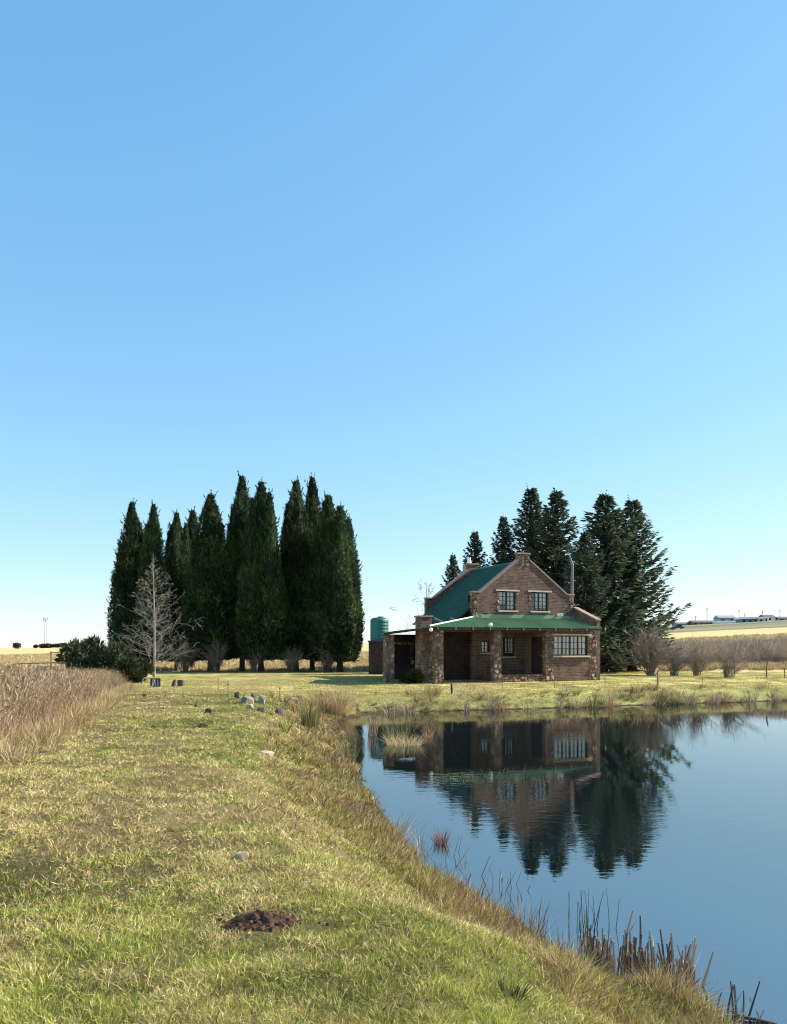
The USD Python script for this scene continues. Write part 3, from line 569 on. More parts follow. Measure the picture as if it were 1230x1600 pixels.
ROW = [  # column, top, width in px, distance, words
    (206, 769, 54, 62.5, 'cypress at the far left end of the row, behind the bare tree'),
    (240, 772, 46, 60.5, 'thin cypress rising just right of the bare tree top'),
    (276, 786, 46, 63.0, 'shorter cypress, third from the left of the row'),
    (301, 782, 50, 65.5, 'low pointed cypress standing back in the row, left of the broad one'),
    (329, 756, 74, 61.0, 'broad cypress with ragged tip, left of the wide notch in the row'),
    (378, 725, 58, 62.0, 'tallest cypress with ragged tip, just right of the notch'),
    (408, 735, 62, 60.0, 'tall cypress just right of the tallest one'),
    (463, 733, 60, 62.0, 'tall cypress left of the twin spires near the right end'),
    (488, 728, 56, 63.5, 'slim tall spire cypress, third from the right of the row'),
    (513, 757, 66, 61.0, 'dense cypress second from the right end of the row'),
    (531, 775, 66, 60.0, 'rounded cypress at the right end of the row, nearest the green tank')]
for i, (px, py, w, dd, lab) in enumerate(ROW):
    x, y, g = on(px, dd); h = CAMZ + (HY - py) * dd / F - g; s = sz(w, dd) / 3.3
    place(ck[(i * 3 + 1) % 4], 'cypress_tree', 'dark ' + lab, 'tree', (x, y, g), 77.0 * i, (s, s, h / 15.6), 'row of dark cypresses')

def cedar(seed, h=13.0, R=3.6):
    rng = np.random.default_rng(seed); kd = kindprim(f'conifer_kind_{seed}'); k = MB(); tr = MB()
    tr.tube([(0, 0, -0.25), (0, 0, 0.3), (0.05, 0, h * 0.5), (0, 0, h * 0.985)], [0.4, 0.28, 0.16, 0.02], 9)
    nb = 165
    for b in range(nb):
        t = (b + rng.random()) / nb; t = 0.04 + 0.95 * t ** 0.92
        a = b * 2.39996 + rng.normal() * 0.3
        L = R * (1 - t) ** 0.74 * min(1.0, (1 - t) / 0.22) ** 0.45 * rng.uniform(0.66, 1.12) * (0.75 + 0.25 * min(1, t / 0.15)) + 0.12
        up = 0.1 + 0.45 * t + rng.normal() * 0.1
        out = np.array([math.cos(a), math.sin(a), 0.0]); sd_ = np.array([-math.sin(a), math.cos(a), 0.0])
        s = np.linspace(0, 1, 5); cv = np.array([0, 0, t * h]) + out * (s * L)[:, None] + np.array([0, 0, 1.0]) * (L * (up * s - 0.22 * np.sin(s * 3.0) + 0.18 * s ** 3))[:, None]
        if L > 0.7: tr.tube(cv, np.linspace(0.05, 0.012, 5), 4, cap=False)
        n = int(34 + 56 * L / R * 1.5); u2 = rng.random(n) ** 0.75
        base = np.stack([np.interp(u2, s, cv[:, c3]) for c3 in range(3)], 1)
        wid = 0.5 * L * (1 - u2 * 0.75) * 0.6 + 0.1
        off = rng.uniform(-1, 1, n)
        p = base + sd_ * (off * wid)[:, None] + np.array([0, 0, -0.1]) * (np.abs(off) * wid)[:, None]
        dr_ = out * rng.uniform(0.5, 1.0, n)[:, None] + sd_ * (off * 0.9)[:, None] + np.stack([np.zeros(n), np.zeros(n), rng.normal(size=n) * 0.25 + 0.08], 1)
        fl_ = np.array([0, 0, 1.0]) + rng.normal(size=(n, 3)) * 0.55
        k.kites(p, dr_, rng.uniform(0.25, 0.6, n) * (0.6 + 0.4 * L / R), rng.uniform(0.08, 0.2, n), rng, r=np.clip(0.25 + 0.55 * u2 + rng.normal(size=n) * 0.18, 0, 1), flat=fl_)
    for q in range(3):
        m = 40; sq = rng.random(m); ax = np.array([rng.normal() * 0.08, rng.normal() * 0.08, 1.0]); hq = h - 1.3 - 1.1 * q
        k.kites(np.array([rng.normal() * 0.25 * q, rng.normal() * 0.25 * q, hq]) + sq[:, None] * ax * 1.55, ax * 0.5 + rng.normal(size=(m, 3)) * 0.7, 0.36 * (1.2 - sq), 0.1, rng, r=rng.random(m) * 0.5 + 0.2)
    nt, na = 30, 18; T, A = np.meshgrid(np.linspace(0.03, 0.9, nt), np.arange(na) * 2 * np.pi / na, indexing='ij')
    rr = 0.3 * R * (1 - T) ** 1.05 * (0.55 + 0.8 * cyl_noise(A, T, 2.0, seed))
    i, j = np.meshgrid(np.arange(nt - 1), np.arange(na), indexing='ij')
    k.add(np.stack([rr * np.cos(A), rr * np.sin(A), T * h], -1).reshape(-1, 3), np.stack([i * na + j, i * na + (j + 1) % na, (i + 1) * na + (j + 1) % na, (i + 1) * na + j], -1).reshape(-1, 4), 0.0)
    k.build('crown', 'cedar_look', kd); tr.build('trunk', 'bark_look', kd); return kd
dk = [cedar(s) for s in (11, 12, 13)]
CED = [
    (742, 830, 84, 66, 'small conifer over the far end of the green roof'),
    (708, 866, 64, 68, 'lowest conifer tip showing at the left of the roof ridge'),
    (787, 806, 84, 67, 'slim conifer just left of the gable top'),
    (830, 762, 134, 66, 'tall spiky conifer behind the gable top'),
    (870, 766, 140, 64, 'tall full conifer between the gable and the grey flue'),
    (946, 772, 176, 60, 'tallest broad conifer right of the house'),
    (988, 780, 150, 61.5, 'broad conifer with sweeping boughs at the right end of the group'),
    (915, 830, 110, 57.5, 'lower dense conifer close against the right side of the house')]
for i, (px, py, w, dd, lab) in enumerate(CED):
    x, y, g = on(px, dd); h = CAMZ + (HY - py) * dd / F - g; s = sz(w, dd) / 6.2
    place(dk[i % 3], 'conifer_tree', 'dark blue-green ' + lab, 'tree', (x, y, g), 131.0 * i + 20, (s, s, h / 13.0), 'conifers behind the house')

def bare_tree(name, label, loc, h, R, seed, look='pale_bark_look', primary=110, first=0.08, arch=0.62, cat='tree', trunk_r=0.075, spread_top=0.25, sub_n=6, taper=0.7):
    rng = np.random.default_rng(seed); t_ = thing(name, label, cat, loc)
    tr = MB(); zs = np.linspace(0, 1, 9); tr.tube(np.stack([0.06 * np.sin(zs * 5) * zs, 0.05 * np.cos(zs * 4) * zs, -0.15 + zs * (h + 0.15)], 1), trunk_r * (1 - zs) ** 0.8 + 0.008, 8)
    br = MB()
    for b in range(primary):
        t = first + (0.97 - first) * (b + rng.random()) / primary; a = b * 2.4 + rng.normal() * 0.4
        L = R * ((1 - t) / (1 - first)) ** taper * rng.uniform(0.5, 1.25) * (0.8 + spread_top * t)
        o = np.array([math.cos(a), math.sin(a), 0]); s = np.linspace(0, 1, 6)
        cv = np.array([0, 0, t * h]) + o * (L * s)[:, None] + np.array([0, 0, 1.0]) * (L * (0.15 + arch * 0.5 * t) * s + L * arch * 0.45 * s ** 2)[:, None] + np.cumsum(rng.normal(size=(6, 3)) * 0.05 * L, 0) * s[:, None]
        br.tube(cv, trunk_r * 0.16 * (1 - s * 0.8) * (1.2 - t), 4, cap=False)
        for q in range(sub_n):
            u2 = rng.uniform(0.2, 0.98); b0 = np.array([np.interp(u2, s, cv[:, c3]) for c3 in range(3)])
            dv = o * rng.uniform(0.3, 1) + rng.normal(size=3) * 0.5 + np.array([0, 0, 0.45]); dv /= np.linalg.norm(dv); l2 = L * rng.uniform(0.25, 0.5) * (1.1 - 0.5 * u2)
            c2 = b0 + dv * (np.linspace(0, 1, 4) * l2)[:, None] + np.array([0, 0, 0.12 * l2]) * (np.linspace(0, 1, 4) ** 2)[:, None]
            br.tube(c2, np.linspace(0.0085, 0.004, 4) * (trunk_r / 0.09), 3, cap=False)
            for w in range(3):
                b1 = c2[1] + (c2[3] - c2[1]) * rng.random(); d1 = dv + rng.normal(size=3) * 0.55; d1 /= np.linalg.norm(d1)
                br.tube([b1, b1 + d1 * l2 * 0.5], [0.007 * (trunk_r / 0.09), 0.004], 3, cap=False)
    tr.build('trunk', look, t_); br.build('branches', look, t_); return t_
x, y, g = gp(241, 1061)
hb = sz(1061 - 866, y)
bare_tree('bare_tree', 'leafless pale grey young tree in front of the cypress row', (x, y, g), hb, sz(78, y), 3, taper=1.05)
x, y, g = on(668, 58); bare_tree('bare_tree', 'leafless tree showing thin branches left of the green roof', (x, y, g), 6.6, 2.6, 8, look='grey_twig_look', primary=26, first=0.25, arch=1.0, sub_n=5, trunk_r=0.1)

def shrub_mb(rng, h, R, stems, twigs, base=0.2):
    st = MB(); bias = rng.normal(size=2) * 0.4
    for q in range(stems):
        a = rng.random() * 6.28; lean = rng.uniform(0.1, 1.0); s = np.linspace(0, 1, 5); o = np.array([math.cos(a) + bias[0], math.sin(a) + bias[1], 0]); H = h * rng.uniform(0.4, 1.0); lean *= rng.uniform(0.5, 1.2)
        cv = o * (base * rng.random() + R * lean * s ** rng.uniform(0.9, 2.2))[:, None] + np.array([0, 0, 1.0]) * (H * s * (1 - 0.25 * lean * s))[:, None] + np.cumsum(rng.normal(size=(5, 3)) * 0.05 * h, 0) * s[:, None]
        cv[0, 2] = -0.05
        st.tube(cv, np.linspace(0.02, 0.005, 5) * h / 2, 4, cap=False, r=rng.random())
        for w in range(twigs):
            u2 = rng.uniform(0.25, 1); b0 = np.array([np.interp(u2, s, cv[:, c3]) for c3 in range(3)]); dv = o * 0.4 * lean + rng.normal(size=3) * 0.5 + np.array([0, 0, 0.6]); dv /= np.linalg.norm(dv); l2 = h * rng.uniform(0.12, 0.3)
            st.tube([b0, b0 + dv * l2 * 0.5 + rng.normal(size=3) * 0.02, b0 + dv * l2], [0.0065 * h / 2, 0.005 * h / 2, 0.003], 3, cap=False, r=rng.random())
    return st
SHR = [  # column, base row, height, width px, words
    (289, 1051, 55, 50, 'leafless grey shrub at the cypress trunks below the bare tree'), (341, 1052, 52, 40, 'leafless brown shrub under the broad cypress'),
    (397, 1051, 48, 36, 'leafless brown shrub under the tall cypress pair'), (452, 1051, 45, 40, 'leafless brown shrub left of the bare patch in the row'),
    (509, 1051, 46, 46, 'leafless brown shrub near the right end of the cypress row'),
    (1018, 1056, 80, 80, 'large grey leafless bush against the lower right conifer boughs'), (1052, 1056, 52, 44, 'upright leafless shrub right of the large grey bush'),
    (1087, 1056, 58, 50, 'vase-shaped leafless shrub, middle of the three on the right lawn'), (1132, 1059, 48, 44, 'small vase-shaped leafless shrub nearest the fence posts')]
for i, (px, py, hp, wp, lab) in enumerate(SHR):
    x, y, g = gp(px, py); big = hp > 75
    if px < 600: x, y, g = on(px, 59.0)
    rng = np.random.default_rng(100 + i); t = thing('bare_shrub', lab, 'shrub', (x, y, g), group='leafless shrubs')
    shrub_mb(rng, sz(hp, y), sz(wp / 2, y), 70 if big else 38, 22 if big else 18, base=0.25).build('stems', 'grey_twig_look' if px > 600 else 'twig_look', t)

def juniper(name, label, loc, w, h, seed):
    rng = np.random.default_rng(seed); t = thing(name, label, 'shrub', loc); k = MB(); n = 6500
    lobes = [(rng.uniform(-0.5, 0.5) * w, rng.uniform(-0.4, 0.4) * w, rng.uniform(0.15, 0.5) * h, rng.uniform(0.22, 0.34) * w, rng.uniform(0.3, 0.5) * h) for _ in range(9)]
    for cx, cy, cz, rw, rh in lobes:
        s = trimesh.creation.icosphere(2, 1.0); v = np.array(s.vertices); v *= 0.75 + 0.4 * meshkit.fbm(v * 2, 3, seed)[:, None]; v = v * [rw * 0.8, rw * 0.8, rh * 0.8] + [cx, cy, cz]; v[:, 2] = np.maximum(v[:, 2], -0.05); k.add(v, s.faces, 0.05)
        m = n // 9; d = rng.normal(size=(m, 3)); d /= np.linalg.norm(d, axis=1, keepdims=True); d[:, 2] = np.abs(d[:, 2]) - 0.25
        q = 0.72 + 0.5 * meshkit.fbm(d * 2.2, 3, seed + 1); p = d * [rw, rw, rh] * q[:, None] + [cx, cy, cz]; p[:, 2] = np.maximum(p[:, 2], 0.02)
        k.kites(p, d * [1, 1, 0.6] + [0, 0, 0.45] + rng.normal(size=(m, 3)) * 0.4, rng.uniform(0.15, 0.42, m), rng.uniform(0.05, 0.1, m), rng, r=np.clip(q - 0.55 + rng.normal(size=m) * 0.15, 0, 1))
    k.build('foliage', 'juniper_look', t); MB().tube([(0, 0, -0.1), (0.05, 0, h * 0.5)], [0.1, 0.04], 6).build('stem', 'bark_look', t)
x, y, g = on(163, 42); juniper('juniper_bush', 'dark spreading juniper bush behind the tall dry weeds', (x, y, g), 2.5, 2.6, 21)
x, y, g = on(197, 41); juniper('juniper_bush', 'lower olive juniper bush at the foot of the bare tree', (x, y, g), 1.5, 1.4, 22)
x, y, g = on(645, 41.9); juniper('juniper_bush', 'small dark bush beside the braai chimney under the side porch', (x, y, g), 0.55, 0.6, 23)

# ------------------------------------------------------------------ water tank on its stand
x, y, g = on(593, 55)
t = thing('water_tank', 'green plastic water tank on the dark stand left of the house', 'water tank', (x, y, g + 2.3))
r0, hh = 0.62, 1.55
prof = [(0, 0), (r0, 0)] + [(r0 + (0.02 if i % 2 else 0), 0.06 + (hh - 0.2) * i / 12) for i in range(13)] + [(r0 - 0.03, hh - 0.08), (r0 * 0.75, hh), (0.2, hh + 0.05), (0, hh + 0.05)]
obj('tank_body', trimesh.creation.revolve(np.array(prof), sections=28), 'tank_look', t)
obj('lid', MB().tube([(0.1, -0.2, hh + 0.02), (0.1, -0.2, hh + 0.1)], [0.22, 0.2], 14).get(), 'tank_look', t)
obj('outlet_pipe', MB().tube([(r0 - 0.02, 0, 0.12), (r0 + 0.12, 0, 0.12), (r0 + 0.14, 0, -1.2)], 0.03, 6).get(), 'grey_metal_look', t)
t = thing('tank_stand', 'dark brick stand that carries the green water tank', 'stand', (x, y, g))
k = obj('stand_wall', bx((-0.72, -0.7, -0.1), (0.95, 0.75, 2.2)).get(), 'dark_brick_look', t)
obj('top_slab', bx((-0.78, -0.76, 2.2), (1.0, 0.8, 2.3)).get(), 'dark_timber_look', t)

# ------------------------------------------------------------------ fences, gate, odds and ends
PST = [(706, 1085, 17, 0.05, 'black_plastic_look', 'short dark post on the pond bank in front of the left pillar'), (785, 1083, 26, 0.012, 'rust_metal_look', 'thin rusty stake on the bank below the stone step'),
       (867, 1076, 24, 0.012, 'rust_metal_look', 'thin rusty stake on the bank below the wide window'), (946, 1076, 19, 0.012, 'rust_metal_look', 'thin rusty stake on the lawn right of the house corner'),
       (1028, 1073, 25, 0.04, 'post_wood_look', 'brown wooden post standing alone on the right lawn'), (1098, 1073, 14, 0.012, 'rust_metal_look', 'tiny stake on the lawn before the vase-shaped shrubs'),
       (1148, 1053, 29, 0.05, 'post_wood_look', 'dark fence post behind the shrub nearest the field'), (1198, 1060, 28, 0.045, 'post_wood_look', 'leaning fence post near the right edge'),
       (1226, 1060, 16, 0.03, 'post_wood_look', 'short fence post at the right edge of the picture'), (357, 1092, 28, 0.012, 'rust_metal_look', 'thin rusty stake just above the pile of rocks'),
       (341, 1078, 20, 0.012, 'rust_metal_look', 'thin rusty stake on the lawn left of the house shadow'), (437, 1094, 22, 0.012, 'rust_metal_look', 'thin rusty stake left of the dry tussock')]
posts = {}
for i, (px, py, hp, r, look, lab) in enumerate(PST):
    x, y, g = gp(px, py); h = sz(hp, y); posts[px] = (x, y, g + h * 0.85)
    lean = (0.08 if px == 1198 else 0.02 * ((i % 3) - 1))
    t = thing('fence_post', lab, 'post', (x, y, g), group='posts and stakes round the lawn')
    if r > 0.02: obj('post', MB().tube([(0, 0, -0.2), (0, 0, h * 0.6), (lean * h, 0, h - 0.02), (lean * h, 0, h)], [r, r, r * 0.95, r * 0.7], 8).get(), look, t)
    else:
        obj('post', MB().tube([(0, 0, -0.2), (lean * h, 0, h)], r, 6).get(), look, t); obj('insulator', MB().tube([(lean * h * 0.8, -0.03, h * 0.8), (lean * h * 0.8, 0.03, h * 0.8)], 0.022, 6).get(), 'black_plastic_look', t)
def wire(a, b, lab):
    a, b = np.array(a), np.array(b); s = np.linspace(0, 1, 8); p = a + (b - a) * s[:, None]; p[:, 2] -= 0.08 * np.sin(s * np.pi)
    obj('fence_wire', MB().tube(p, 0.004, 3).get(), 'rust_metal_look', None, label=lab, cat='wire', group='fence wires')
for a, b, l in ((341, 357, 'thin wire between the two stakes above the rocks'), (785, 867, 'thin wire along the bank below the step and wide window'), (867, 946, 'thin wire along the lawn at the right corner of the house'), (946, 1028, 'thin wire from the house corner to the lone brown post'), (1148, 1198, 'thin wire between the field fence posts'), (1198, 1226, 'thin wire running to the right edge fence post'), (706, 785, 'thin wire from the short dark post to the stake')):
    wire(posts[a], posts[b], l)
# tubular gate at the left, beyond the weeds
x, y, g = on(20, 40); x1 = on(99, 40)[0]; Lg = x1 - x
t = thing('farm_gate', 'rusty tubular farm gate beyond the tall dry weeds', 'gate', (x, y, g), 3.0)
obj('frame', MB().tube([(0.12, 0, 0.15), (0.02, 0, 0.22), (0, 0, 0.35), (0, 0, 0.88), (0.03, 0, 0.96), (0.12, 0, 1.0), (Lg, 0, 1.08)], 0.026, 7).tube([(Lg, 0, 1.08), (Lg, 0, 0.15), (0.12, 0, 0.15)], 0.026, 7).get(), 'rust_metal_look', t)
for q in range(1, 5): obj('rail', MB().tube([(0.0, 0, 0.15 + 0.17 * q), (Lg, 0, 0.15 + 0.18 * q)], 0.014, 6).get(), 'rust_metal_look', t)
for q in range(1, 6): obj('upright', MB().tube([(Lg * q / 6, 0.03, 0.15), (Lg * q / 6, 0.03, 1.0 + 0.08 * q / 6)], 0.014, 6).get(), 'rust_metal_look', t)
for px, py0, lab in ((80, 1018, 'slim gate post with a cross arm behind the farm gate'),):
    x, y, g = on(px, 43); h = CAMZ + (HY - py0) * y / F - g
    t = thing('gate_post', lab, 'post', (x, y, g)); obj('post', MB().tube([(0, 0, -0.2), (0, 0, h)], 0.035, 7).get(), 'post_wood_look', t); obj('cross_arm', MB().tube([(-0.05, -0.05, h - 0.06), (0.55, -0.05, h - 0.04)], 0.025, 6).get(), 'post_wood_look', t)
x0, y0, g0 = on(-30, 41)
t = thing('wire_fence', 'low wire fence with thin posts left of the farm gate', 'fence', (x0, y0, g0))
for q in range(4): obj('post', MB().tube([(q * 0.5, 0, -0.2), (q * 0.5, 0, 0.85)], 0.025, 6).get(), 'post_wood_look', t)
for q in range(3): obj('wire', MB().tube([(-1, -0.03, 0.3 + 0.24 * q), (1.5, -0.03, 0.3 + 0.24 * q)], 0.006, 3).get(), 'rust_metal_look', t)
# black crate, bent pipe, stump and block by the bare tree
x, y, g = gp(243, 1074)
t = thing('crate', 'black plastic crate on the grass below the bare tree', 'crate', (x, y, g), 12)
k = MB()
for a, b in (((-0.22, -0.16, 0), (0.22, -0.14, 0.4)), ((-0.22, 0.14, 0), (0.22, 0.16, 0.4)), ((-0.22, -0.14, 0), (-0.2, 0.14, 0.4)), ((0.2, -0.14, 0), (0.22, 0.14, 0.4)), ((-0.2, -0.14, 0.0), (0.2, 0.14, 0.02))): k.box(a, b)
obj('crate_body', k.get(), 'black_plastic_look', t)
for q in (-0.12, 0.0, 0.12): obj('rib', bx((q - 0.012, -0.175, 0.02), (q + 0.012, -0.161, 0.38)).get(), 'grey_metal_look', t)
obj('rim', bx((-0.24, -0.18, 0.4), (0.24, -0.15, 0.43)).get(), 'black_plastic_look', t)
x, y, g = gp(230, 1076)
t = thing('bent_pipe', 'pale bent pipe frame leaning beside the black crate', 'pipe', (x, y, g)); obj('pipe', MB().tube([(-0.2, 0, 0), (-0.2, 0.02, 0.4), (-0.12, 0.03, 0.47), (0.25, 0.05, 0.46), (0.3, 0.05, 0.35), (0.22, 0.05, 0.12), (0.05, 0, 0.02)], 0.025, 7).get(), 'grey_metal_look', t)
x, y, g = gp(272, 1073)
t = thing('stump', 'small dark leaning stump in the grass between crate and dark block', 'stump', (x, y, g)); obj('stump_body', MB().tube([(-0.05, 0, -0.05), (0, 0, 0.2), (0.06, 0, 0.34)], [0.1, 0.08, 0.05], 7).get(), 'dark_rock_look', t)
x, y, g = gp(283, 1073); r5 = np.random.default_rng(9)
m = rnd_hull(0.34, 0.3, 0.38, r5, n=24, power=0.35); m.apply_translation((0, 0, 0.15)); t = thing('dark_block', 'squat dark block on the grass right of the leaning stump', 'block', (x, y, g)); obj('block_body', m, 'dark_rock_look', t)
# rocks, each a thing
RK_ = [(371, 1092, 10, 12, 'dark_rock_look', 'small pointed dark rock at the left of the rock pile'), (386, 1100, 22, 13, 'rock_look', 'largest flat grey rock in the pile on the bank'), (396, 1090, 11, 8, 'dark_rock_look', 'dark rock at the back of the pile'),
       (409, 1099, 14, 14, 'pale_rock_look', 'pale upright rock at the right of the pile'), (392, 1107, 10, 7, 'pale_rock_look', 'small pale rock at the front of the pile'), (408, 1112, 15, 7, 'dark_rock_look', 'low dark rock in the grass in front of the pile'),
       (438, 1118, 18, 13, 'dark_rock_look', 'black rock alone on the bank right of the pile'), (460, 1097, 16, 8, 'rock_look', 'low rock beside the dry tussock'),
       (327, 1115, 13, 9, 'dark_rock_look', 'small dark rock in the grass left of the pile'), (378, 1345, 24, 12, 'pale_rock_look', 'pale flat stone in the grass behind the molehill'), (415, 1180, 26, 7, 'pale_rock_look', 'long pale stone on the green slope near the pond')]
for i, (px, py, wp, hp, look, lab) in enumerate(RK_):
    x, y, g = gp(px, py); r5 = np.random.default_rng(60 + i); w, h = sz(wp, y), sz(hp, y)
    m = rnd_hull(w, w * 0.8, h * 1.5, r5, n=26, power=1.0); m.apply_transform(trimesh.transformations.rotation_matrix(r5.uniform(-0.35, 0.35), [1, 0.4, 0])); m.apply_translation((0, 0, h * 0.2))
    obj('rock_body', m, look, thing('rock', lab, 'rock', (x, y, g), 40 * i, group='rocks on the bank'))
# molehills
def mound(px, py, wp, hp, lab, seed):
    x, y, g = gp(px, py); w, h = sz(wp, y), sz(hp, y)
    n = 56; a = np.linspace(-1, 1, n); Xm, Ym = np.meshgrid(a, a, indexing='ij'); R = np.hypot(Xm, Ym)
    nn = meshkit.fbm(np.stack([Xm * 3.2 + seed, Ym * 3.2, 0 * Xm], -1), 5, seed); n2 = meshkit.noise(np.stack([Xm * 13 + seed, Ym * 13, 0 * Xm], -1), seed)
    Zm = h * (np.clip(1 - R / (0.72 + 0.4 * nn), 0, 1) ** 0.7 * (0.75 + 0.6 * nn) + 0.3 * (n2 - 0.5) * (R < 0.85)) - 0.02 - 0.05 * np.clip(R - 0.8, 0, 1)
    i, j = np.meshgrid(np.arange(n - 1), np.arange(n - 1), indexing='ij')
    k = MB().add(np.stack([Xm * w * 0.62, Ym * w * 0.55, Zm * 0.8], -1).reshape(-1, 3), np.stack([i * n + j, (i + 1) * n + j, (i + 1) * n + j + 1, i * n + j + 1], -1).reshape(-1, 4))
    rng = np.random.default_rng(seed)
    for q in range(240 if wp > 60 else 14):
        s = w * rng.uniform(0.015, 0.05); c5 = rnd_hull(s, s, s * 0.8, rng, n=9); rr, aa = rng.random() ** 0.6 * (0.95 if q % 4 else 1.5), rng.random() * 6.28
        xi, yi = rr * math.cos(aa), rr * math.sin(aa); zi = Zm[min(n - 1, int((xi + 1) / 2 * n)), min(n - 1, int((yi + 1) / 2 * n))]
        c5.apply_translation((xi * w * 0.62, yi * w * 0.55, max(zi * 0.8, 0.01))); k.mesh(c5)
    obj('soil', k.get(), 'soil_look', thing('molehill', lab, 'molehill', (x, y, g), group='molehills'), smooth=False)
    return x, y, w
mounds = [mound(410, 1447, 112, 31, 'large crumbly red-brown molehill in the near grass', 4),
          mound(315, 1138, 22, 9, 'small dark molehill on the green slope below the lone rock', 5), mound(239, 1137, 9, 6, 'tiny dark molehill at the edge of the dry weeds', 6),
          mound(226, 1088, 10, 5, 'tiny dark molehill below the bent pipe', 7), mound(306, 1104, 7, 5, 'tiny molehill left of the small dark rock', 8), mound(5, 1275, 22, 9, 'dark molehill at the left edge of the picture', 9)]

# ------------------------------------------------------------------ the far village, mast and horizon trees
def shed(name, label, px0, px1, py0, py1, d, wall, roof, style='gable', win=3, deep=8.0):
    x0, x1 = (px0 - HX) / F * d, (px1 - HX) / F * d; w = x1 - x0; zb = CAMZ + (HY - py1) * d / F; h = (py1 - py0) * d / F
    t = thing(name, label, 'house', (x0, d, zb), group='village on the hill')
    wh = h * 0.68
    obj('wall', bx((0, 0, -3), (w, deep, wh)).get(), wall, t)
    if style == 'gable':
        k = MB().add([(-0.3, -0.4, wh - 0.1), (w + 0.3, -0.4, wh - 0.1), (w + 0.3, deep / 2, h), (-0.3, deep / 2, h), (-0.3, deep + 0.4, wh - 0.1), (w + 0.3, deep + 0.4, wh - 0.1)], [(0, 1, 2, 3), (3, 2, 5, 4)]); k.add([(-0.3, -0.4, wh - 0.1), (-0.3, deep / 2, h), (-0.3, deep + 0.4, wh - 0.1), (w + 0.3, -0.4, wh - 0.1), (w + 0.3, deep / 2, h), (w + 0.3, deep + 0.4, wh - 0.1)], [(0, 1, 2), (3, 5, 4)])
        obj('roof', k.get(), roof, t)
    else: obj('roof', bx((-0.3, -0.4, wh + 0.003), (w + 0.3, deep + 0.3, h)).get(), roof, t)
    for i in range(win):
        a = w * (i + 0.5) / win; obj('window', bx((a - 0.55, -0.06, wh * 0.38), (a + 0.55, -0.01, wh * 0.75)).get(), 'room_look', t)
    obj('door', bx((w * 0.08, -0.06, 0), (w * 0.08 + 0.9, -0.012, min(2.1, wh * 0.8))).get(), 'frame_look', t)
shed('village_house', 'long low grey-blue shed left of the white house on the hill', 1083, 1118, 969, 979, 430, 'village_blue_look', 'village_roof_look', win=4)
shed('village_house', 'dark low shed next to the conifer on the hill', 1058, 1082, 972, 980, 432, 'village_grey_look', 'village_roof_look', win=2)
shed('village_house', 'grey house with light roof behind the white wall on the hill', 1124, 1150, 961, 974, 445, 'village_grey_look', 'village_grey_look', win=2)
shed('village_house', 'white house brightest of the village on the hill', 1119, 1149, 970, 979, 425, 'village_white_look', 'village_white_look', style='flat', win=1, deep=5)
shed('village_house', 'wide blue-grey house with flat white roof on the hill', 1159, 1186, 964, 974, 425, 'village_blue_look', 'village_white_look', style='flat', win=3)
shed('village_house', 'small cream house right of the flat white roof', 1187, 1196, 964, 972, 422, 'village_tan_look', 'village_white_look', style='flat', win=1)
shed('village_house', 'white house with dark roof toward the right edge', 1195, 1212, 960, 972, 430, 'village_white_look', 'village_roof_look', win=1)
shed('village_house', 'dark roofed house cut by the right edge of the picture', 1217, 1240, 963, 972, 428, 'village_grey_look', 'village_roof_look', win=2)
for i, (px, py0, py1, lab) in enumerate([(1105, 950, 974, 'tallest pole left of the white village house'), (1155, 953, 972, 'pole between the white house and the flat white roof'), (1219, 952, 970, 'pole near the right edge among the village houses'), (1087, 962, 976, 'short pole over the long low shed'), (1192, 955, 970, 'pole behind the small cream house'), (1164, 958, 970, 'short pole behind the flat white roof')]):
    d = 436; x = (px - HX) / F * d; zb = hz1(x, d); h = CAMZ + (HY - py0) * d / F - zb
    t = thing('utility_pole', lab, 'pole', (x, d, zb), group='poles in the village'); obj('pole', MB().tube([(0, 0, -1), (0, 0, h)], 0.16, 6).get(), 'post_wood_look', t); obj('cross_arm', bx((-0.8, -0.1, h - 0.6), (0.8, -0.17, h - 0.45)).get(), 'post_wood_look', t)
x = (1060 - HX) / F * 300; z0 = hz1(x, 300)
t = thing('parked_car', 'dark car on the hillside right of the conifer', 'car', (x, 300, z0))
obj('body', slab(Polygon([(-2, 0.3), (2, 0.3), (2.05, 0.75), (1.3, 0.9), (0.7, 1.4), (-1.0, 1.42), (-1.7, 0.95), (-2.05, 0.85)]), -0.85, 1.7), 'car_paint_look', t)
for a in (-1.25, 1.25):
    for b in (-0.87, 0.72): obj('wheel', MB().tube([(a, b, 0.32), (a, b + 0.16, 0.32)], 0.32, 12).get(), 'black_plastic_look', t)
obj('windscreen', bx((-0.9, -0.862, 0.95), (0.6, -0.853, 1.3)).get(), 'room_look', t)
d = 600; x = (71 - HX) / F * d; z0 = hz1(x, d); h = CAMZ + (HY - 965) * d / F - z0
t = thing('radio_mast', 'grey lattice radio mast on the left horizon', 'mast', (x, d, z0))
k = MB(); legs = [np.array([0.9 * math.cos(a), 0.9 * math.sin(a), 0]) for a in (0.5, 2.6, 4.7)]
for l in legs: obj('leg', MB().tube([l, l * 0.65 + [0, 0, h]], 0.13, 5).get(), 'grey_metal_look', t)
for q in range(11):
    for i in range(3):
        z1, z2 = h * q / 11, h * (q + 1) / 11; k.tube([legs[i] * (1 - 0.35 * q / 11) + [0, 0, z1], legs[(i + 1) % 3] * (1 - 0.35 * (q + 1) / 11) + [0, 0, z2]], 0.07, 4)
k.build('bracing', 'grey_metal_look', t)
for a in (-1.5, -0.2, 1.5): obj('antenna', bx((a - 0.25, -0.3, h - 2.2), (a + 0.25, 0.1, h + 0.4)).get(), 'grey_metal_look', t)
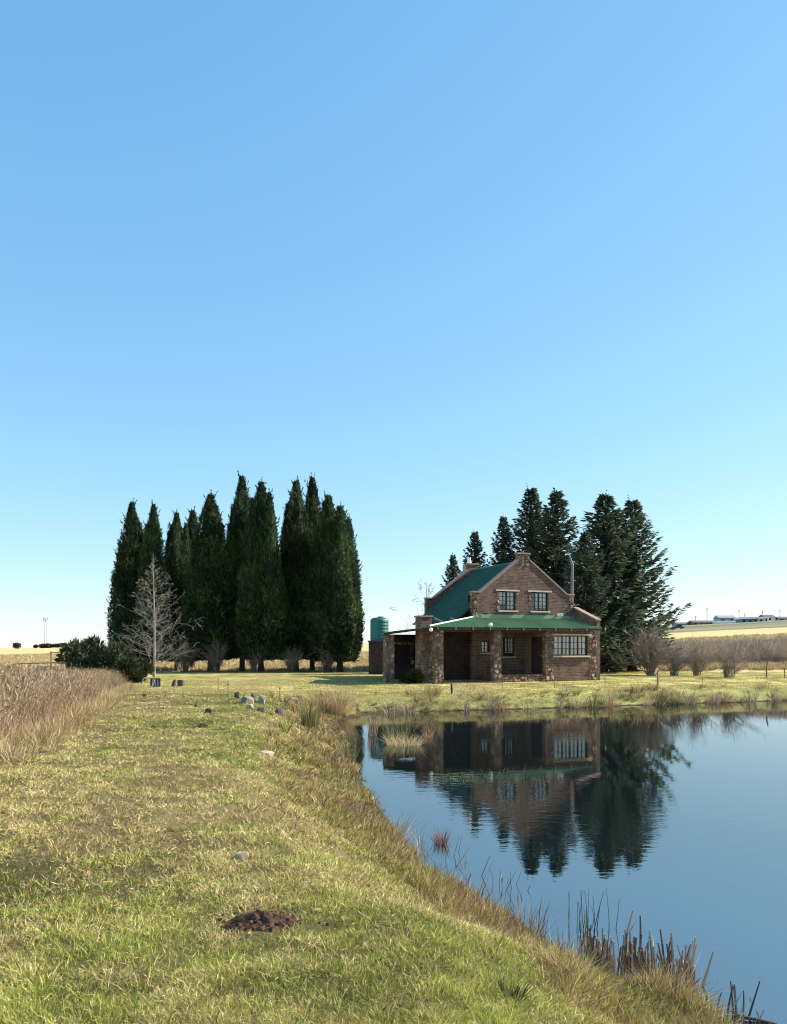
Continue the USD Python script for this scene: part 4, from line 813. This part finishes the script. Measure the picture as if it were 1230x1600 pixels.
obj('platform', bx((-1.7, -0.4, h - 2.5), (1.7, 0.4, h - 2.3)).get(), 'grey_metal_look', t)
def far_tree(px, py0, wp, d, lab, seed):
    rng = np.random.default_rng(seed); x = (px - HX) / F * d; z0 = hz1(x, d); h = max(2.0, CAMZ + (HY - py0) * d / F - z0); w = sz(wp, d)
    t = thing('horizon_tree', lab, 'tree', (x, d, z0), group='trees on the horizon'); k = MB(); n = 700
    q = rng.normal(size=(n, 3)); q /= np.linalg.norm(q, axis=1, keepdims=True); q *= rng.random((n, 1)) ** 0.4; p = q * [w / 2, w / 2, h * 0.42] * (0.7 + 0.6 * meshkit.noise(q * 2 + seed))[:, None] + [0, 0, h * 0.58]
    k.kites(p, rng.normal(size=(n, 3)) + [0, 0, 0.5], w * 0.22, w * 0.13, rng); k.build('crown', 'juniper_look', t); MB().tube([(0, 0, -1), (0, 0, h * 0.6)], [w * 0.05, w * 0.03], 5).build('trunk', 'bark_look', t)
far_tree(26, 1005, 11, 420, 'small round tree alone on the left horizon', 1)
for i, (px, py) in enumerate([(56, 1012), (67, 1011), (75, 1009.5), (83, 1011), (90, 1009), (101, 1008)]): far_tree(px, py, 7 + 4 * (i % 3), 455, 'dark scrub tree on the left horizon, number %s from the mast side' % ('first', 'second', 'third', 'fourth', 'fifth', 'sixth')[i], 30 + i)

# ------------------------------------------------------------------ grass, weeds, reeds
def tuft(name, n, spread, L, W, lean, bend, rng, look, parent, heads=0):
    p = np.zeros((n, 3)); a = rng.random(n) * 6.28; rr = np.sqrt(rng.random(n)) * spread; p[:, 0], p[:, 1] = rr * np.cos(a), rr * np.sin(a); p[:, 2] = -0.015
    b = a + rng.normal(size=n) * 0.9; le = np.abs(rng.normal(size=n)) * lean
    o = np.stack([np.cos(b), np.sin(b), np.zeros(n)], 1); d = o * le[:, None] + [0, 0, 1]
    l = rng.uniform(L[0], L[1], n); bd = o * (rng.uniform(0.2, 1.0, n) * bend)[:, None] + np.array([0, 0, -1.0]) * (rng.uniform(0, 0.6, n) * bend)[:, None]
    k = MB(); k.blades(p, d, l, rng.uniform(W[0], W[1], n), bd, rng)
    if heads:
        i = rng.integers(0, n, heads); dn = d[i] / np.linalg.norm(d[i], axis=1, keepdims=True); s = rng.uniform(0.55, 1.0, heads)
        hp = p[i] + dn * (l[i] * s)[:, None] + bd[i] * (l[i] * s * s)[:, None]
        k.kites(hp, dn + rng.normal(size=(heads, 3)) * 0.5, rng.uniform(0.05, 0.16, heads), rng.uniform(0.008, 0.022, heads), rng)
    return k.build(name, look, parent)
def patch(name, n, half, L, W, rng, look, parent):
    p = np.zeros((n, 3)); p[:, :2] = rng.normal(size=(n, 2)) * half * 0.6; p[:, 2] = -0.01
    a = rng.random(n) * 6.28; o = np.stack([np.cos(a), np.sin(a), np.zeros(n)], 1)
    d = o * np.abs(rng.normal(size=n) * 0.75)[:, None] + [0, 0, 1]; bd = o * rng.uniform(0.0, 0.7, n)[:, None] + np.array([0, 0, -0.45]) * rng.random(n)[:, None]
    return MB().blades(p, d, rng.uniform(L[0], L[1], n), rng.uniform(W[0], W[1], n), bd, rng).build(name, look, parent)
def instancer(name, label, cat, protos, pos, which, scl, rng, tilt=None):
    pi = UsdGeom.PointInstancer.Define(stage, '/World/' + numbered('/World', name)); keys(pi.GetPrim(), label=label, cat=cat, kind='stuff')
    sc = path_of(pi.GetPrim()) + '/kinds'; UsdGeom.Scope.Define(stage, sc); par = stage.GetPrimAtPath(sc)
    made = [f(par) for f in protos]; pi.CreatePrototypesRel().SetTargets([m.GetPath() for m in made])
    n = len(pos); ang = rng.random(n) * 2 * np.pi
    q = np.zeros((n, 4)); q[:, 3] = np.cos(ang / 2); q[:, 2] = np.sin(ang / 2)
    pi.CreatePositionsAttr(Vt.Vec3fArray.FromNumpy(pos.astype(np.float32))); pi.CreateProtoIndicesAttr(Vt.IntArray.FromNumpy(np.asarray(which, np.int32)))
    pi.CreateOrientationsAttr(Vt.QuathArray.FromNumpy(q.astype(np.float16))); pi.CreateScalesAttr(Vt.Vec3fArray.FromNumpy(np.asarray(scl, np.float32)))
def inview(x, y, margin=60):
    px = HX + F * x / np.maximum(y, 0.01); return (y > 1.5) & (px > -margin - 40 / np.maximum(y, 1)) & (px < 1230 + margin)
def scatter(n, y0, y1, x0, x1, rng, power=1.0):
    """points more dense near: y spaced as a power"""
    t = rng.random(n); y = (y0 ** (1 - power) + t * (y1 ** (1 - power) - y0 ** (1 - power))) ** (1 / (1 - power)) if power != 1 else y0 * (y1 / y0) ** t
    px = rng.uniform(x0, x1, n); return (px - HX) / F * y, y
rng = np.random.default_rng(77)
GREEN = np.array([(0.07, 0.09, 0.014), (0.18, 0.21, 0.03), (0.33, 0.35, 0.065), (0.5, 0.49, 0.14)])
STRAW = np.array([(0.11, 0.075, 0.03), (0.32, 0.24, 0.09), (0.55, 0.44, 0.18), (0.72, 0.62, 0.35)])
RUST = np.array([(0.07, 0.04, 0.022), (0.2, 0.12, 0.06), (0.36, 0.23, 0.11), (0.52, 0.39, 0.22)])
def pal(P, t):
    t = np.clip(t, 0, 1) * (len(P) - 1); i = np.minimum(t.astype(int), len(P) - 2); f = (t - i)[:, None]
    return P[i] * (1 - f) + P[i + 1] * f
def blade_mesh(name, label, cat, p, d, L, W, bend, col):
    """every blade is three triangles of one mesh, with its own colour"""
    k = MB().blades(p, d, L, W, bend, rng); v, f = k.get()
    return obj(name, (v, f), 'blade_look', None, label=label, cat=cat, kind='stuff', attrs={'col': np.repeat(col, 5, 0)})
def wedge(y): return np.interp(y, [0, 9.5, 12.3, 17.5, 28, 34, 60], [-5.2, -4.75, -5.35, -6.4, -9.4, -11.0, -16])
def bare(x, y):
    m = sm((nz(x, y, 1.15, 99) - 0.6) / 0.1) * 0.85
    mx, my, _ = mounds[0]
    return np.maximum(m, 0.9 * np.exp(-(((x - mx - 0.34) / 0.3) ** 2 + ((y - my + 0.45) / 0.22) ** 2)) * (nz(x, y, 6.0, 98) > 0.35))
def off_mounds(x, y, k=0.62):
    ok = np.ones(len(x), bool)
    for mx, my, mw in mounds: ok &= np.hypot((x - mx) / 0.8, (y - my) / 0.7) > mw * k
    return ok
# lawn on the dam bank: single blades, thinning out with distance
n = 640000
x, y = scatter(n, 2.5, 44, -150, 1100, rng, power=1.45); s = shore_dist(x, y)
keep = (s > 0.05) & (x > wedge(y) - 0.8) & off_mounds(x, y); x, y, s = x[keep], y[keep], s[keep]
bk, gr = cover(x, y, s); clod = nz(x, y, 4.5, 91); fine = nz(x, y, 1.7, 92)
keep = rng.random(len(x)) < np.clip(0.25 + 2.3 * (clod - 0.3), 0.28, 1) * (1 - 0.5 * bk) * (1 - 0.8 * bare(x, y)); x, y, s, bk, gr, clod, fine = (q[keep] for q in (x, y, s, bk, gr, clod, fine)); n = len(x)
pg = np.clip(0.29 + 0.55 * gr + 0.6 * (fine - 0.5), 0.04, 0.9) * (1 - 0.55 * bk) * (1 - 0.8 * bare(x, y))
isg = rng.random(n) < pg; tone = np.clip(0.5 + 0.28 * rng.normal(size=n) + 0.9 * (clod - 0.5) + 0.5 * (fine - 0.5), 0, 1)
colr = np.where(isg[:, None], pal(GREEN, tone), np.where((rng.random(n) < 0.22 + 0.4 * bk + 0.5 * bare(x, y))[:, None], pal(RUST, tone), pal(STRAW, tone)))
a = rng.random(n) * 6.28; o = np.stack([np.cos(a), np.sin(a), np.zeros(n)], 1)
lean = np.where(isg, np.abs(rng.normal(size=n)) * 0.7, np.abs(rng.normal(size=n)) * 1.5)
L = rng.uniform(0.6, 1.35, n) * np.where(isg, 0.037, 0.035) * (0.55 + 0.95 * clod) * np.clip(0.9 + y / 50, 0.9, 1.5)
W = np.clip(0.00075 * y, 0.0024, 0.03) * rng.uniform(0.7, 1.3, n)
zz = height(x, y, s) - 0.004 + np.where(isg, 0, rng.random(n) * 0.018)
blade_mesh('lawn_grass', 'short mixed green and straw coloured grass on the dam bank', 'grass', np.stack([x, y, zz], 1), o * lean[:, None] + [0, 0, 1], L, W, o * rng.uniform(-0.1, 0.6, n)[:, None] + np.array([0, 0, -0.4]) * rng.random(n)[:, None], colr)
# tufts: a centre, then its blades
def tufts(name, label, cat, x, y, s, nb, spread, L0, lean, bend, colours, wmin=0.0034, up=1.0, rough=0.0):
    m = len(x); i = np.repeat(np.arange(m), nb); n = len(i); a = rng.random(n) * 6.28; rr = np.sqrt(rng.random(n)) * spread[i]
    px, py = x[i] + rr * np.cos(a), y[i] + rr * np.sin(a); b = a + rng.normal(size=n) * 0.9; o = np.stack([np.cos(b), np.sin(b), np.zeros(n)], 1)
    zc = height(x, y, s)[i] - 0.02 - 0.25 * rr
    b = b + rough * rng.normal(size=n) * 1.5; o = np.stack([np.cos(b), np.sin(b), np.zeros(n)], 1); le = np.abs(rng.normal(size=n)) * lean[i]; L = L0[i] * rng.uniform(0.45, 1.1, n); W = np.clip(0.00085 * y[i], wmin, 0.03) * rng.uniform(0.7, 1.3, n)
    blade_mesh(name, label, cat, np.stack([px, py, zc], 1), o * le[:, None] + [0, 0, up], L, W, o * (rng.uniform(0.2, 1, n) * bend)[:, None] + np.array([0, 0, -1.0]) * (rng.uniform(0, 0.6, n) * bend)[:, None], colours(i, n))
# rough grass of the bank
x, y = scatter(21000, 4.2, 36, 300, 1300, rng, power=1.25); s = shore_dist(x, y); bk, gr = cover(x, y, s)
keep = (s > -0.1) & (s < 4.5) & (y < 35.5) & (rng.random(len(x)) < bk ** 0.8 * np.where(s < 0.3, 1, 0.75)); x, y, s, bk = x[keep], y[keep], s[keep], bk[keep]
hump = nz(x, y, 1.9, 95); kind_ = 0.5 + 1.25 * (nz(x, y, 1.3, 41) - 0.5) + rng.normal(size=len(x)) * 0.07
def bank_col(i, n):
    k = kind_[i]; t = np.clip(0.36 + 0.3 * rng.normal(size=n) + 0.5 * (hump[i] - 0.5), 0, 1); u = rng.random(n)
    return np.where((k > 0.58)[:, None], np.where((u < 0.5)[:, None], pal(RUST, t * 0.8), pal(STRAW, t * 0.75)), np.where((k > 0.41)[:, None], np.where((u < 0.6)[:, None], pal(STRAW, t), np.where((u < 0.8)[:, None], pal(RUST, t), pal(GREEN, t * 0.8))), np.where((u < 0.5)[:, None], pal(GREEN, t * 0.8), pal(RUST, t))))
BK = len(x)
tufts('bank_grass', 'rough rusty and straw coloured grass along the near shore', 'grass', x, y, s, 46, np.full(BK, 0.09) * np.clip(0.7 + y / 20, 0.8, 1.8), (0.085 + 0.5 * hump ** 3.0) * np.clip(0.7 + 0.6 * s, 0.7, 1) * np.clip(0.75 + y / 40, 0.8, 1.4) * np.where(kind_ > 0.62, 1.2, 1.0), np.where(hump > 0.56, 0.35, 1.1) + 0.5 * rng.random(BK), 0.4, bank_col, rough=1.0)
# stiff dark broken stems at the water's edge
x, y = scatter(2600, 4.6, 24, 500, 1300, rng, power=1.2); s = shore_dist(x, y)
keep = (s > -0.16) & (s < 0.55) & (nz(x, y, 1.6, 97) > 0.44); x, y, s = x[keep], y[keep], s[keep]
REED = np.array([(0.03, 0.02, 0.014), (0.1, 0.065, 0.045), (0.22, 0.165, 0.115), (0.42, 0.34, 0.24)])
tufts('bank_stems', 'stiff dark dead stems among the grass at the water edge', 'stems', x, y, s, 9, np.full(len(x), 0.12), rng.uniform(0.16, 0.42, len(x)), np.full(len(x), 0.4), 0.12, lambda i, n: pal(REED, rng.random(n)), wmin=0.0055)
# taller stray tufts in the lawn
x, y = scatter(2000, 2.6, 26, -120, 820, rng, power=1.2); s = shore_dist(x, y); bk, gr = cover(x, y, s)
keep = (s > 0.5) & (x > wedge(y) - 0.3) & off_mounds(x, y, 0.75); x, y, s, gr = x[keep], y[keep], s[keep], gr[keep]; kg = gr + rng.normal(size=len(x)) * 0.3
def tuft_col(i, n):
    t = np.clip(0.5 + 0.27 * rng.normal(size=n), 0, 1); return np.where((kg[i] > 0.45)[:, None], pal(GREEN, t), np.where((rng.random(n) < 0.3)[:, None], pal(RUST, t), pal(STRAW, t)))
tufts('grass_tufts', 'taller tufts of green and withered grass scattered over the lawn', 'grass', x, y, s, 26, np.full(len(x), 0.05), rng.uniform(0.06, 0.13, len(x)), rng.uniform(0.3, 1.0, len(x)), 0.4, tuft_col)
# far bank fringe
x = rng.uniform(-3, 26, 5200); y = rng.uniform(33, 48, 5200); s = shore_dist(x, y)
keep = (s > -0.15) & (s < 2.4) & (rng.random(5200) < np.exp(-np.maximum(s, 0) * 1.1)) & (nz(x, y, 0.7, 51) > 0.38)
x, y, s = x[keep], y[keep], s[keep]
pr = [lambda par: tuft('tuft', 60, 0.14, (0.15, 0.4), (0.006, 0.012), 0.6, 0.4, np.random.default_rng(621), 'straw_look', par),
      lambda par: tuft('tuft', 60, 0.14, (0.12, 0.38), (0.006, 0.012), 0.6, 0.4, np.random.default_rng(622), 'rush_look', par),
      lambda par: tuft('tuft', 60, 0.14, (0.15, 0.4), (0.006, 0.012), 0.5, 0.4, np.random.default_rng(623), 'rust_grass_look', par)]
sc = rng.uniform(0.55, 1.0, len(x)) * (0.7 + 1.3 * sm((nz(x, y, 0.7, 51) - 0.4) / 0.25)); instancer('far_bank_grass', 'low dry grass fringing the far shore of the pond', 'grass', pr, np.stack([x, y, height(x, y, s) - 0.01], 1), rng.choice([0, 1, 2], len(x), p=[0.4, 0.35, 0.25]), np.repeat(sc[:, None], 3, 1), rng)
# short grass of the house lawn
x, y = scatter(9000, 32, 60, -60, 1300, rng, power=2.0); s = shore_dist(x, y); xu, xv = (x - HO[0]) * HC + (y - HO[1]) * HS, -(x - HO[0]) * HS + (y - HO[1]) * HC
keep = (s > 0.6) & ~((xu > -0.7) & (xu < 10.2) & (xv > -0.4) & (xv < 9))
x, y, s = x[keep], y[keep], s[keep]
pr = [lambda par: patch('blade_patch', 130, 0.35, (0.03, 0.07), (0.008, 0.016), np.random.default_rng(631), 'lawn_mixed_look', par), lambda par: patch('blade_patch', 130, 0.35, (0.03, 0.07), (0.008, 0.016), np.random.default_rng(632), 'straw_look', par)]
instancer('house_lawn_grass', 'mown yellow-green grass of the lawn round the house', 'grass', pr, np.stack([x, y, height(x, y, s)], 1), (nz(x, y, 0.3, 61) + rng.normal(size=len(x)) * 0.1 > 0.52).astype(int), np.repeat(rng.uniform(0.7, 1.3, (len(x), 1)), 3, 1), rng)
# tall dry weeds at the left
x = rng.uniform(-20, -4, 16000); y = rng.uniform(8, 37, 16000)
edge = wedge(y) + (nz(x * 0, y, 0.6, 71) - 0.5) * 0.9
keep = (x < edge) & inview(x, y, 120) & (rng.random(16000) < np.clip((edge - x) / 0.8, 0.25, 1))
x, y, edge = x[keep], y[keep], edge[keep]; tall = sm((edge - x - 0.1) / 1.3) * sm((y - 8.5) / 4) * (0.6 + 0.78 * nz(x, y, 0.6, 72)) * np.clip(1.0 - 0.012 * (y - 14), 0.74, 1.0)
wh = np.where(tall < 0.42, rng.choice([3, 4], len(x)), rng.choice([0, 1, 2], len(x)))
sc = np.where(tall < 0.42, rng.uniform(0.8, 1.5, len(x)), np.clip(tall, 0.5, 1.2) * rng.uniform(0.82, 1.1, len(x)))
pr = [lambda par, q=q: tuft('tuft', 48, 0.2, (0.55, 1.3), (0.005, 0.011), 0.22, 0.18, np.random.default_rng(640 + q), 'weed_look', par, heads=70) for q in range(3)]
pr += [lambda par: tuft('tuft', 70, 0.13, (0.12, 0.38), (0.004, 0.008), 0.7, 0.5, np.random.default_rng(651), 'straw_look', par), lambda par: tuft('tuft', 70, 0.13, (0.12, 0.34), (0.004, 0.008), 0.8, 0.5, np.random.default_rng(652), 'rust_grass_look', par)]
instancer('tall_dry_weeds', 'tall brown dry weeds and grass on the left of the dam bank', 'weeds', pr, np.stack([x, y, height(x, y) - 0.02], 1), wh, np.repeat(sc[:, None], 3, 1), rng)
# grey brush beyond the right fence, and rank grass at its foot
x = rng.uniform(19, 46, 3800); y = rng.uniform(60, 84, 3800); keep = inview(x, y, 40) & (HX + F * x / y > 1035); x, y = x[keep], y[keep]
front_ = y < 64 + 1.5 * nz(x, y, 0.3, 81); wh = np.where(front_, rng.choice([2, 3], len(x)), rng.choice([0, 1], len(x)))
pr = [lambda par, q=q: shrub_mb(np.random.default_rng(660 + q), 2.0, 0.8, 9, 8, base=0.4).build('stems', 'grey_brush_look', par) for q in range(2)]
pr += [lambda par: tuft('tuft', 60, 0.35, (0.3, 0.8), (0.015, 0.03), 0.6, 0.45, np.random.default_rng(671), 'straw_look', par), lambda par: tuft('tuft', 60, 0.35, (0.2, 0.6), (0.015, 0.03), 0.7, 0.5, np.random.default_rng(672), 'rust_grass_look', par)]
instancer('grey_brush', 'band of grey leafless brush and rank straw beyond the right fence', 'brush', pr, np.stack([x, y, height(x, y) - 0.03], 1), wh, np.repeat(rng.uniform(0.6, 1.05, (len(x), 1)), 3, 1), rng)
# dry field grass near the trees
x, y = scatter(9000, 63, 150, -40, 1270, rng, power=1.6)
pr = [lambda par: tuft('tuft', 44, 0.5, (0.15, 0.45), (0.03, 0.06), 0.6, 0.4, np.random.default_rng(681), 'straw_look', par)]
instancer('field_grass', 'pale dry grass of the open fields', 'grass', pr, np.stack([x, y, height(x, y) - 0.02], 1), np.zeros(len(x)), np.repeat((rng.uniform(0.6, 1.2, len(x)) * np.clip(y / 80, 0.8, 1.6))[:, None], 3, 1), rng)

# -- countable clumps of rush and reed
def clump(px, py, hp, wp, look, lab, seed, n=90, lean=0.25, bend=0.25, wmul=1.0, water=False, grp='rush clumps round the pond'):
    if water: x, y = onwater(px, py); g = -0.03
    else: x, y, g = gp(px, py)
    h, w = sz(hp, y), sz(wp, y); rng = np.random.default_rng(seed); t = thing('rush_clump', lab, 'rushes', (x, y, g), group=grp)
    bw_ = max(0.004, 0.0009 * y / 3) * wmul
    tuft('blades', n, w * 0.3, (h * 0.45, h * 1.02), (bw_ * 0.7, bw_ * 1.3), lean, bend, rng, look, t, heads=n // 6 if y > 25 else 0)
clump(484, 1140, 60, 44, 'rush_look', 'tall green rush clump at the corner of the pond, left of the dry tussock', 1, 300, 0.14, 0.1)
clump(512, 1112, 54, 90, 'rust_grass_look', 'wide dry brown tussock behind the green rush clump', 2, 460, 0.5, 0.4)
clump(532, 1116, 56, 60, 'straw_look', 'pale straw tussock at the corner of the pond', 3, 360, 0.5, 0.4)
clump(548, 1190, 52, 30, 'rush_look', 'dark green rush clump at the narrow left arm of the water', 4, 120, 0.25, 0.2)
clump(582, 1150, 54, 24, 'reed_look', 'dark brown reed clump standing in the water left of the islet', 5, 90, 0.14, 0.1, water=True)
clump(612, 1130, 50, 44, 'reed_look', 'dry grey-brown reed clump on the shore below the side porch', 6, 120, 0.3, 0.25)
clump(642, 1132, 44, 40, 'reed_look', 'thin dry reed clump on the shore below the chimney', 7, 90, 0.3, 0.25)
clump(632, 1164, 30, 92, 'straw_look', 'low straw coloured islet of grass standing in the water', 8, 330, 0.7, 0.5, water=True)
clump(622, 1152, 44, 70, 'rush_look', 'green-brown rushes standing in the water behind the straw islet', 16, 150, 0.3, 0.3, water=True)
clump(670, 1152, 30, 20, 'rust_grass_look', 'small drooping tuft at the right end of the grass islet', 9, 60, 0.4, 0.4, water=True)
clump(689, 1318, 36, 34, 'red_sedge_look', 'red-brown sedge clump standing in the water off the near bank', 10, 150, 0.3, 0.3, water=True)
clump(806, 1418, 62, 78, 'rush_look', 'dark olive rush clump on the near shore below the conifer reflection', 11, 190, 0.42, 0.2, wmul=0.9)
clump(610, 1320, 70, 74, 'rust_grass_look', 'brown spiky rush clump on the bank left of the red sedge', 12, 190, 0.5, 0.3)
clump(798, 1560, 46, 66, 'rush_look', 'dark green tussock near the bottom of the bank', 13, 130, 0.5, 0.3)
clump(655, 1335, 50, 26, 'reed_look', 'dark thin reed clump at the water beside the red sedge', 14, 36, 0.35, 0.15)
FAR = [(729, 1112, 20, 12, 'reed_look', 'below the short dark post'), (768, 1114, 22, 13, 'reed_look', 'below the middle stone pillar'), (783, 1112, 20, 26, 'rust_grass_look', 'just right of the one below the middle pillar'), (828, 1110, 20, 30, 'straw_look', 'below the veranda door'),
       (874, 1110, 24, 12, 'reed_look', 'below the left edge of the wide window'), (900, 1107, 20, 24, 'straw_look', 'below the wide window'), (928, 1112, 32, 14, 'rush_look', 'dark green, below the right corner of the house'), (951, 1108, 30, 18, 'rust_grass_look', 'right of the dark green one at the house corner'),
       (1032, 1106, 22, 10, 'rush_look', 'below the lone brown post'), (1078, 1104, 24, 26, 'reed_look', 'wide, below the vase-shaped shrubs'), (1115, 1104, 24, 24, 'reed_look', 'wide, below the shrub nearest the fence'), (1175, 1107, 32, 13, 'reed_look', 'dark and narrow, below the field fence posts'), (1213, 1104, 28, 14, 'reed_look', 'dark, nearest the right edge')]
for i, (px, py, hp, wp, look, lab) in enumerate(FAR): clump(px, py, hp * 1.4, wp * 1.3, look, 'far shore rush clump ' + lab, 40 + i, 80, 0.2, 0.2, grp='rush clumps along the far shore')
# reeds with single stalks
def stalks(name, lab, spots, look, seed, curve=0.06, thick=0.006, leaf=True, cat='reeds'):
    rng = np.random.default_rng(seed); x0, y0 = onwater(*spots[0][:2]); t = thing(name, lab, cat, (x0, y0, 0.0))
    for px, py, hp, lean in spots:
        x, y = onwater(px, py); g = max(-0.05, hz1(x, y)) - 0.03; h = sz(hp, y); s = np.linspace(0, 1, 5)
        a = rng.random() * 6.28; cv = np.stack([x - x0 + lean * h * s + curve * h * math.cos(a) * s ** 2, y - y0 + curve * h * math.sin(a) * s ** 2, g + h * s], 1)
        k = MB().tube(cv, thick * np.linspace(1.1, 0.45, 5) * rng.uniform(0.8, 1.3), 5, r=rng.random())
        if leaf and rng.random() < 0.5:
            q = cv[2]; k.kites(q[None], np.array([[rng.normal() * 0.5, rng.normal() * 0.3, 0.9]]), h * rng.uniform(0.25, 0.5), 0.012, rng)
        k.build('stalk', look, t)
    return t
rng = np.random.default_rng(8)
sp = []
for i in range(125):
    t_ = rng.random(); px = 905 + 180 * t_; py = 1528 + 22 * t_ + rng.normal() * 9; sp.append((px, py, rng.uniform(55, 92) * (0.8 + 0.25 * math.sin(t_ * 3)), rng.normal() * 0.13))
sp += [(962, 1500, 92, 0.35), (1000, 1496, 78, 0.05), (1053, 1548, 104, 0.0), (1078, 1545, 96, 0.03), (1066, 1550, 98, 0.12), (1072, 1552, 92, 0.16), (1092, 1540, 68, 0.4)]
stalks('reed_bed', 'dense stand of broken brown reed stalks at the near shore', sp, 'reed_look', 81, thick=0.011)
stalks('reed_bed', 'few thin reed stalks and twigs at the bottom right corner of the water', [(1135, 1592, 60, 0.12), (1150, 1588, 62, 0.03), (1146, 1596, 70, 0.0), (1153, 1596, 64, -0.05), (1165, 1590, 72, 0.3), (1180, 1594, 36, 0.4), (1118, 1585, 40, 0.2), (1160, 1598, 60, 0.1)], 'reed_look', 82, thick=0.008)
sp = [(885 + rng.random() * 85, 1428 + rng.random() * 36, rng.uniform(30, 78), rng.normal() * 0.1) for _ in range(20)]
stalks('reed_bed', 'thin scattered reed stems standing in clear water off the near bank', sp, 'rush_look', 83, thick=0.004, leaf=False)
sp = [(rng.uniform(700, 905), 1216 + rng.normal() * 3, rng.uniform(10, 26), rng.normal() * 0.3) for _ in range(36)]
stalks('reed_bed', 'sparse green stems standing in the pond across the house reflection', sp, 'rush_look', 84, thick=0.008, leaf=False)
sp = [(rng.uniform(640, 830), 0, rng.uniform(16, 44), rng.normal() * 0.4) for _ in range(34)]; sp = [(a, 1322 + (a - 640) * 0.42 + rng.normal() * 8, b, c2) for a, _, b, c2 in sp]
stalks('reed_bed', 'scattered twiggy reeds in the water along the middle of the near bank', sp, 'reed_look', 85, thick=0.004, leaf=True)
x, y = onwater(1178, 1597); t = thing('driftwood', 'dark driftwood branch floating at the bottom right corner', 'driftwood', (x, y, 0.0))
obj('branch', MB().tube([(-0.14, 0.06, 0.012), (-0.03, 0.02, 0.02), (0.06, 0, 0.01), (0.2, -0.03, -0.01)], [0.01, 0.014, 0.012, 0.006], 7).tube([(-0.06, 0.03, 0.02), (-0.15, 0.12, 0.04)], [0.007, 0.003], 5).get(), 'bark_look', t)
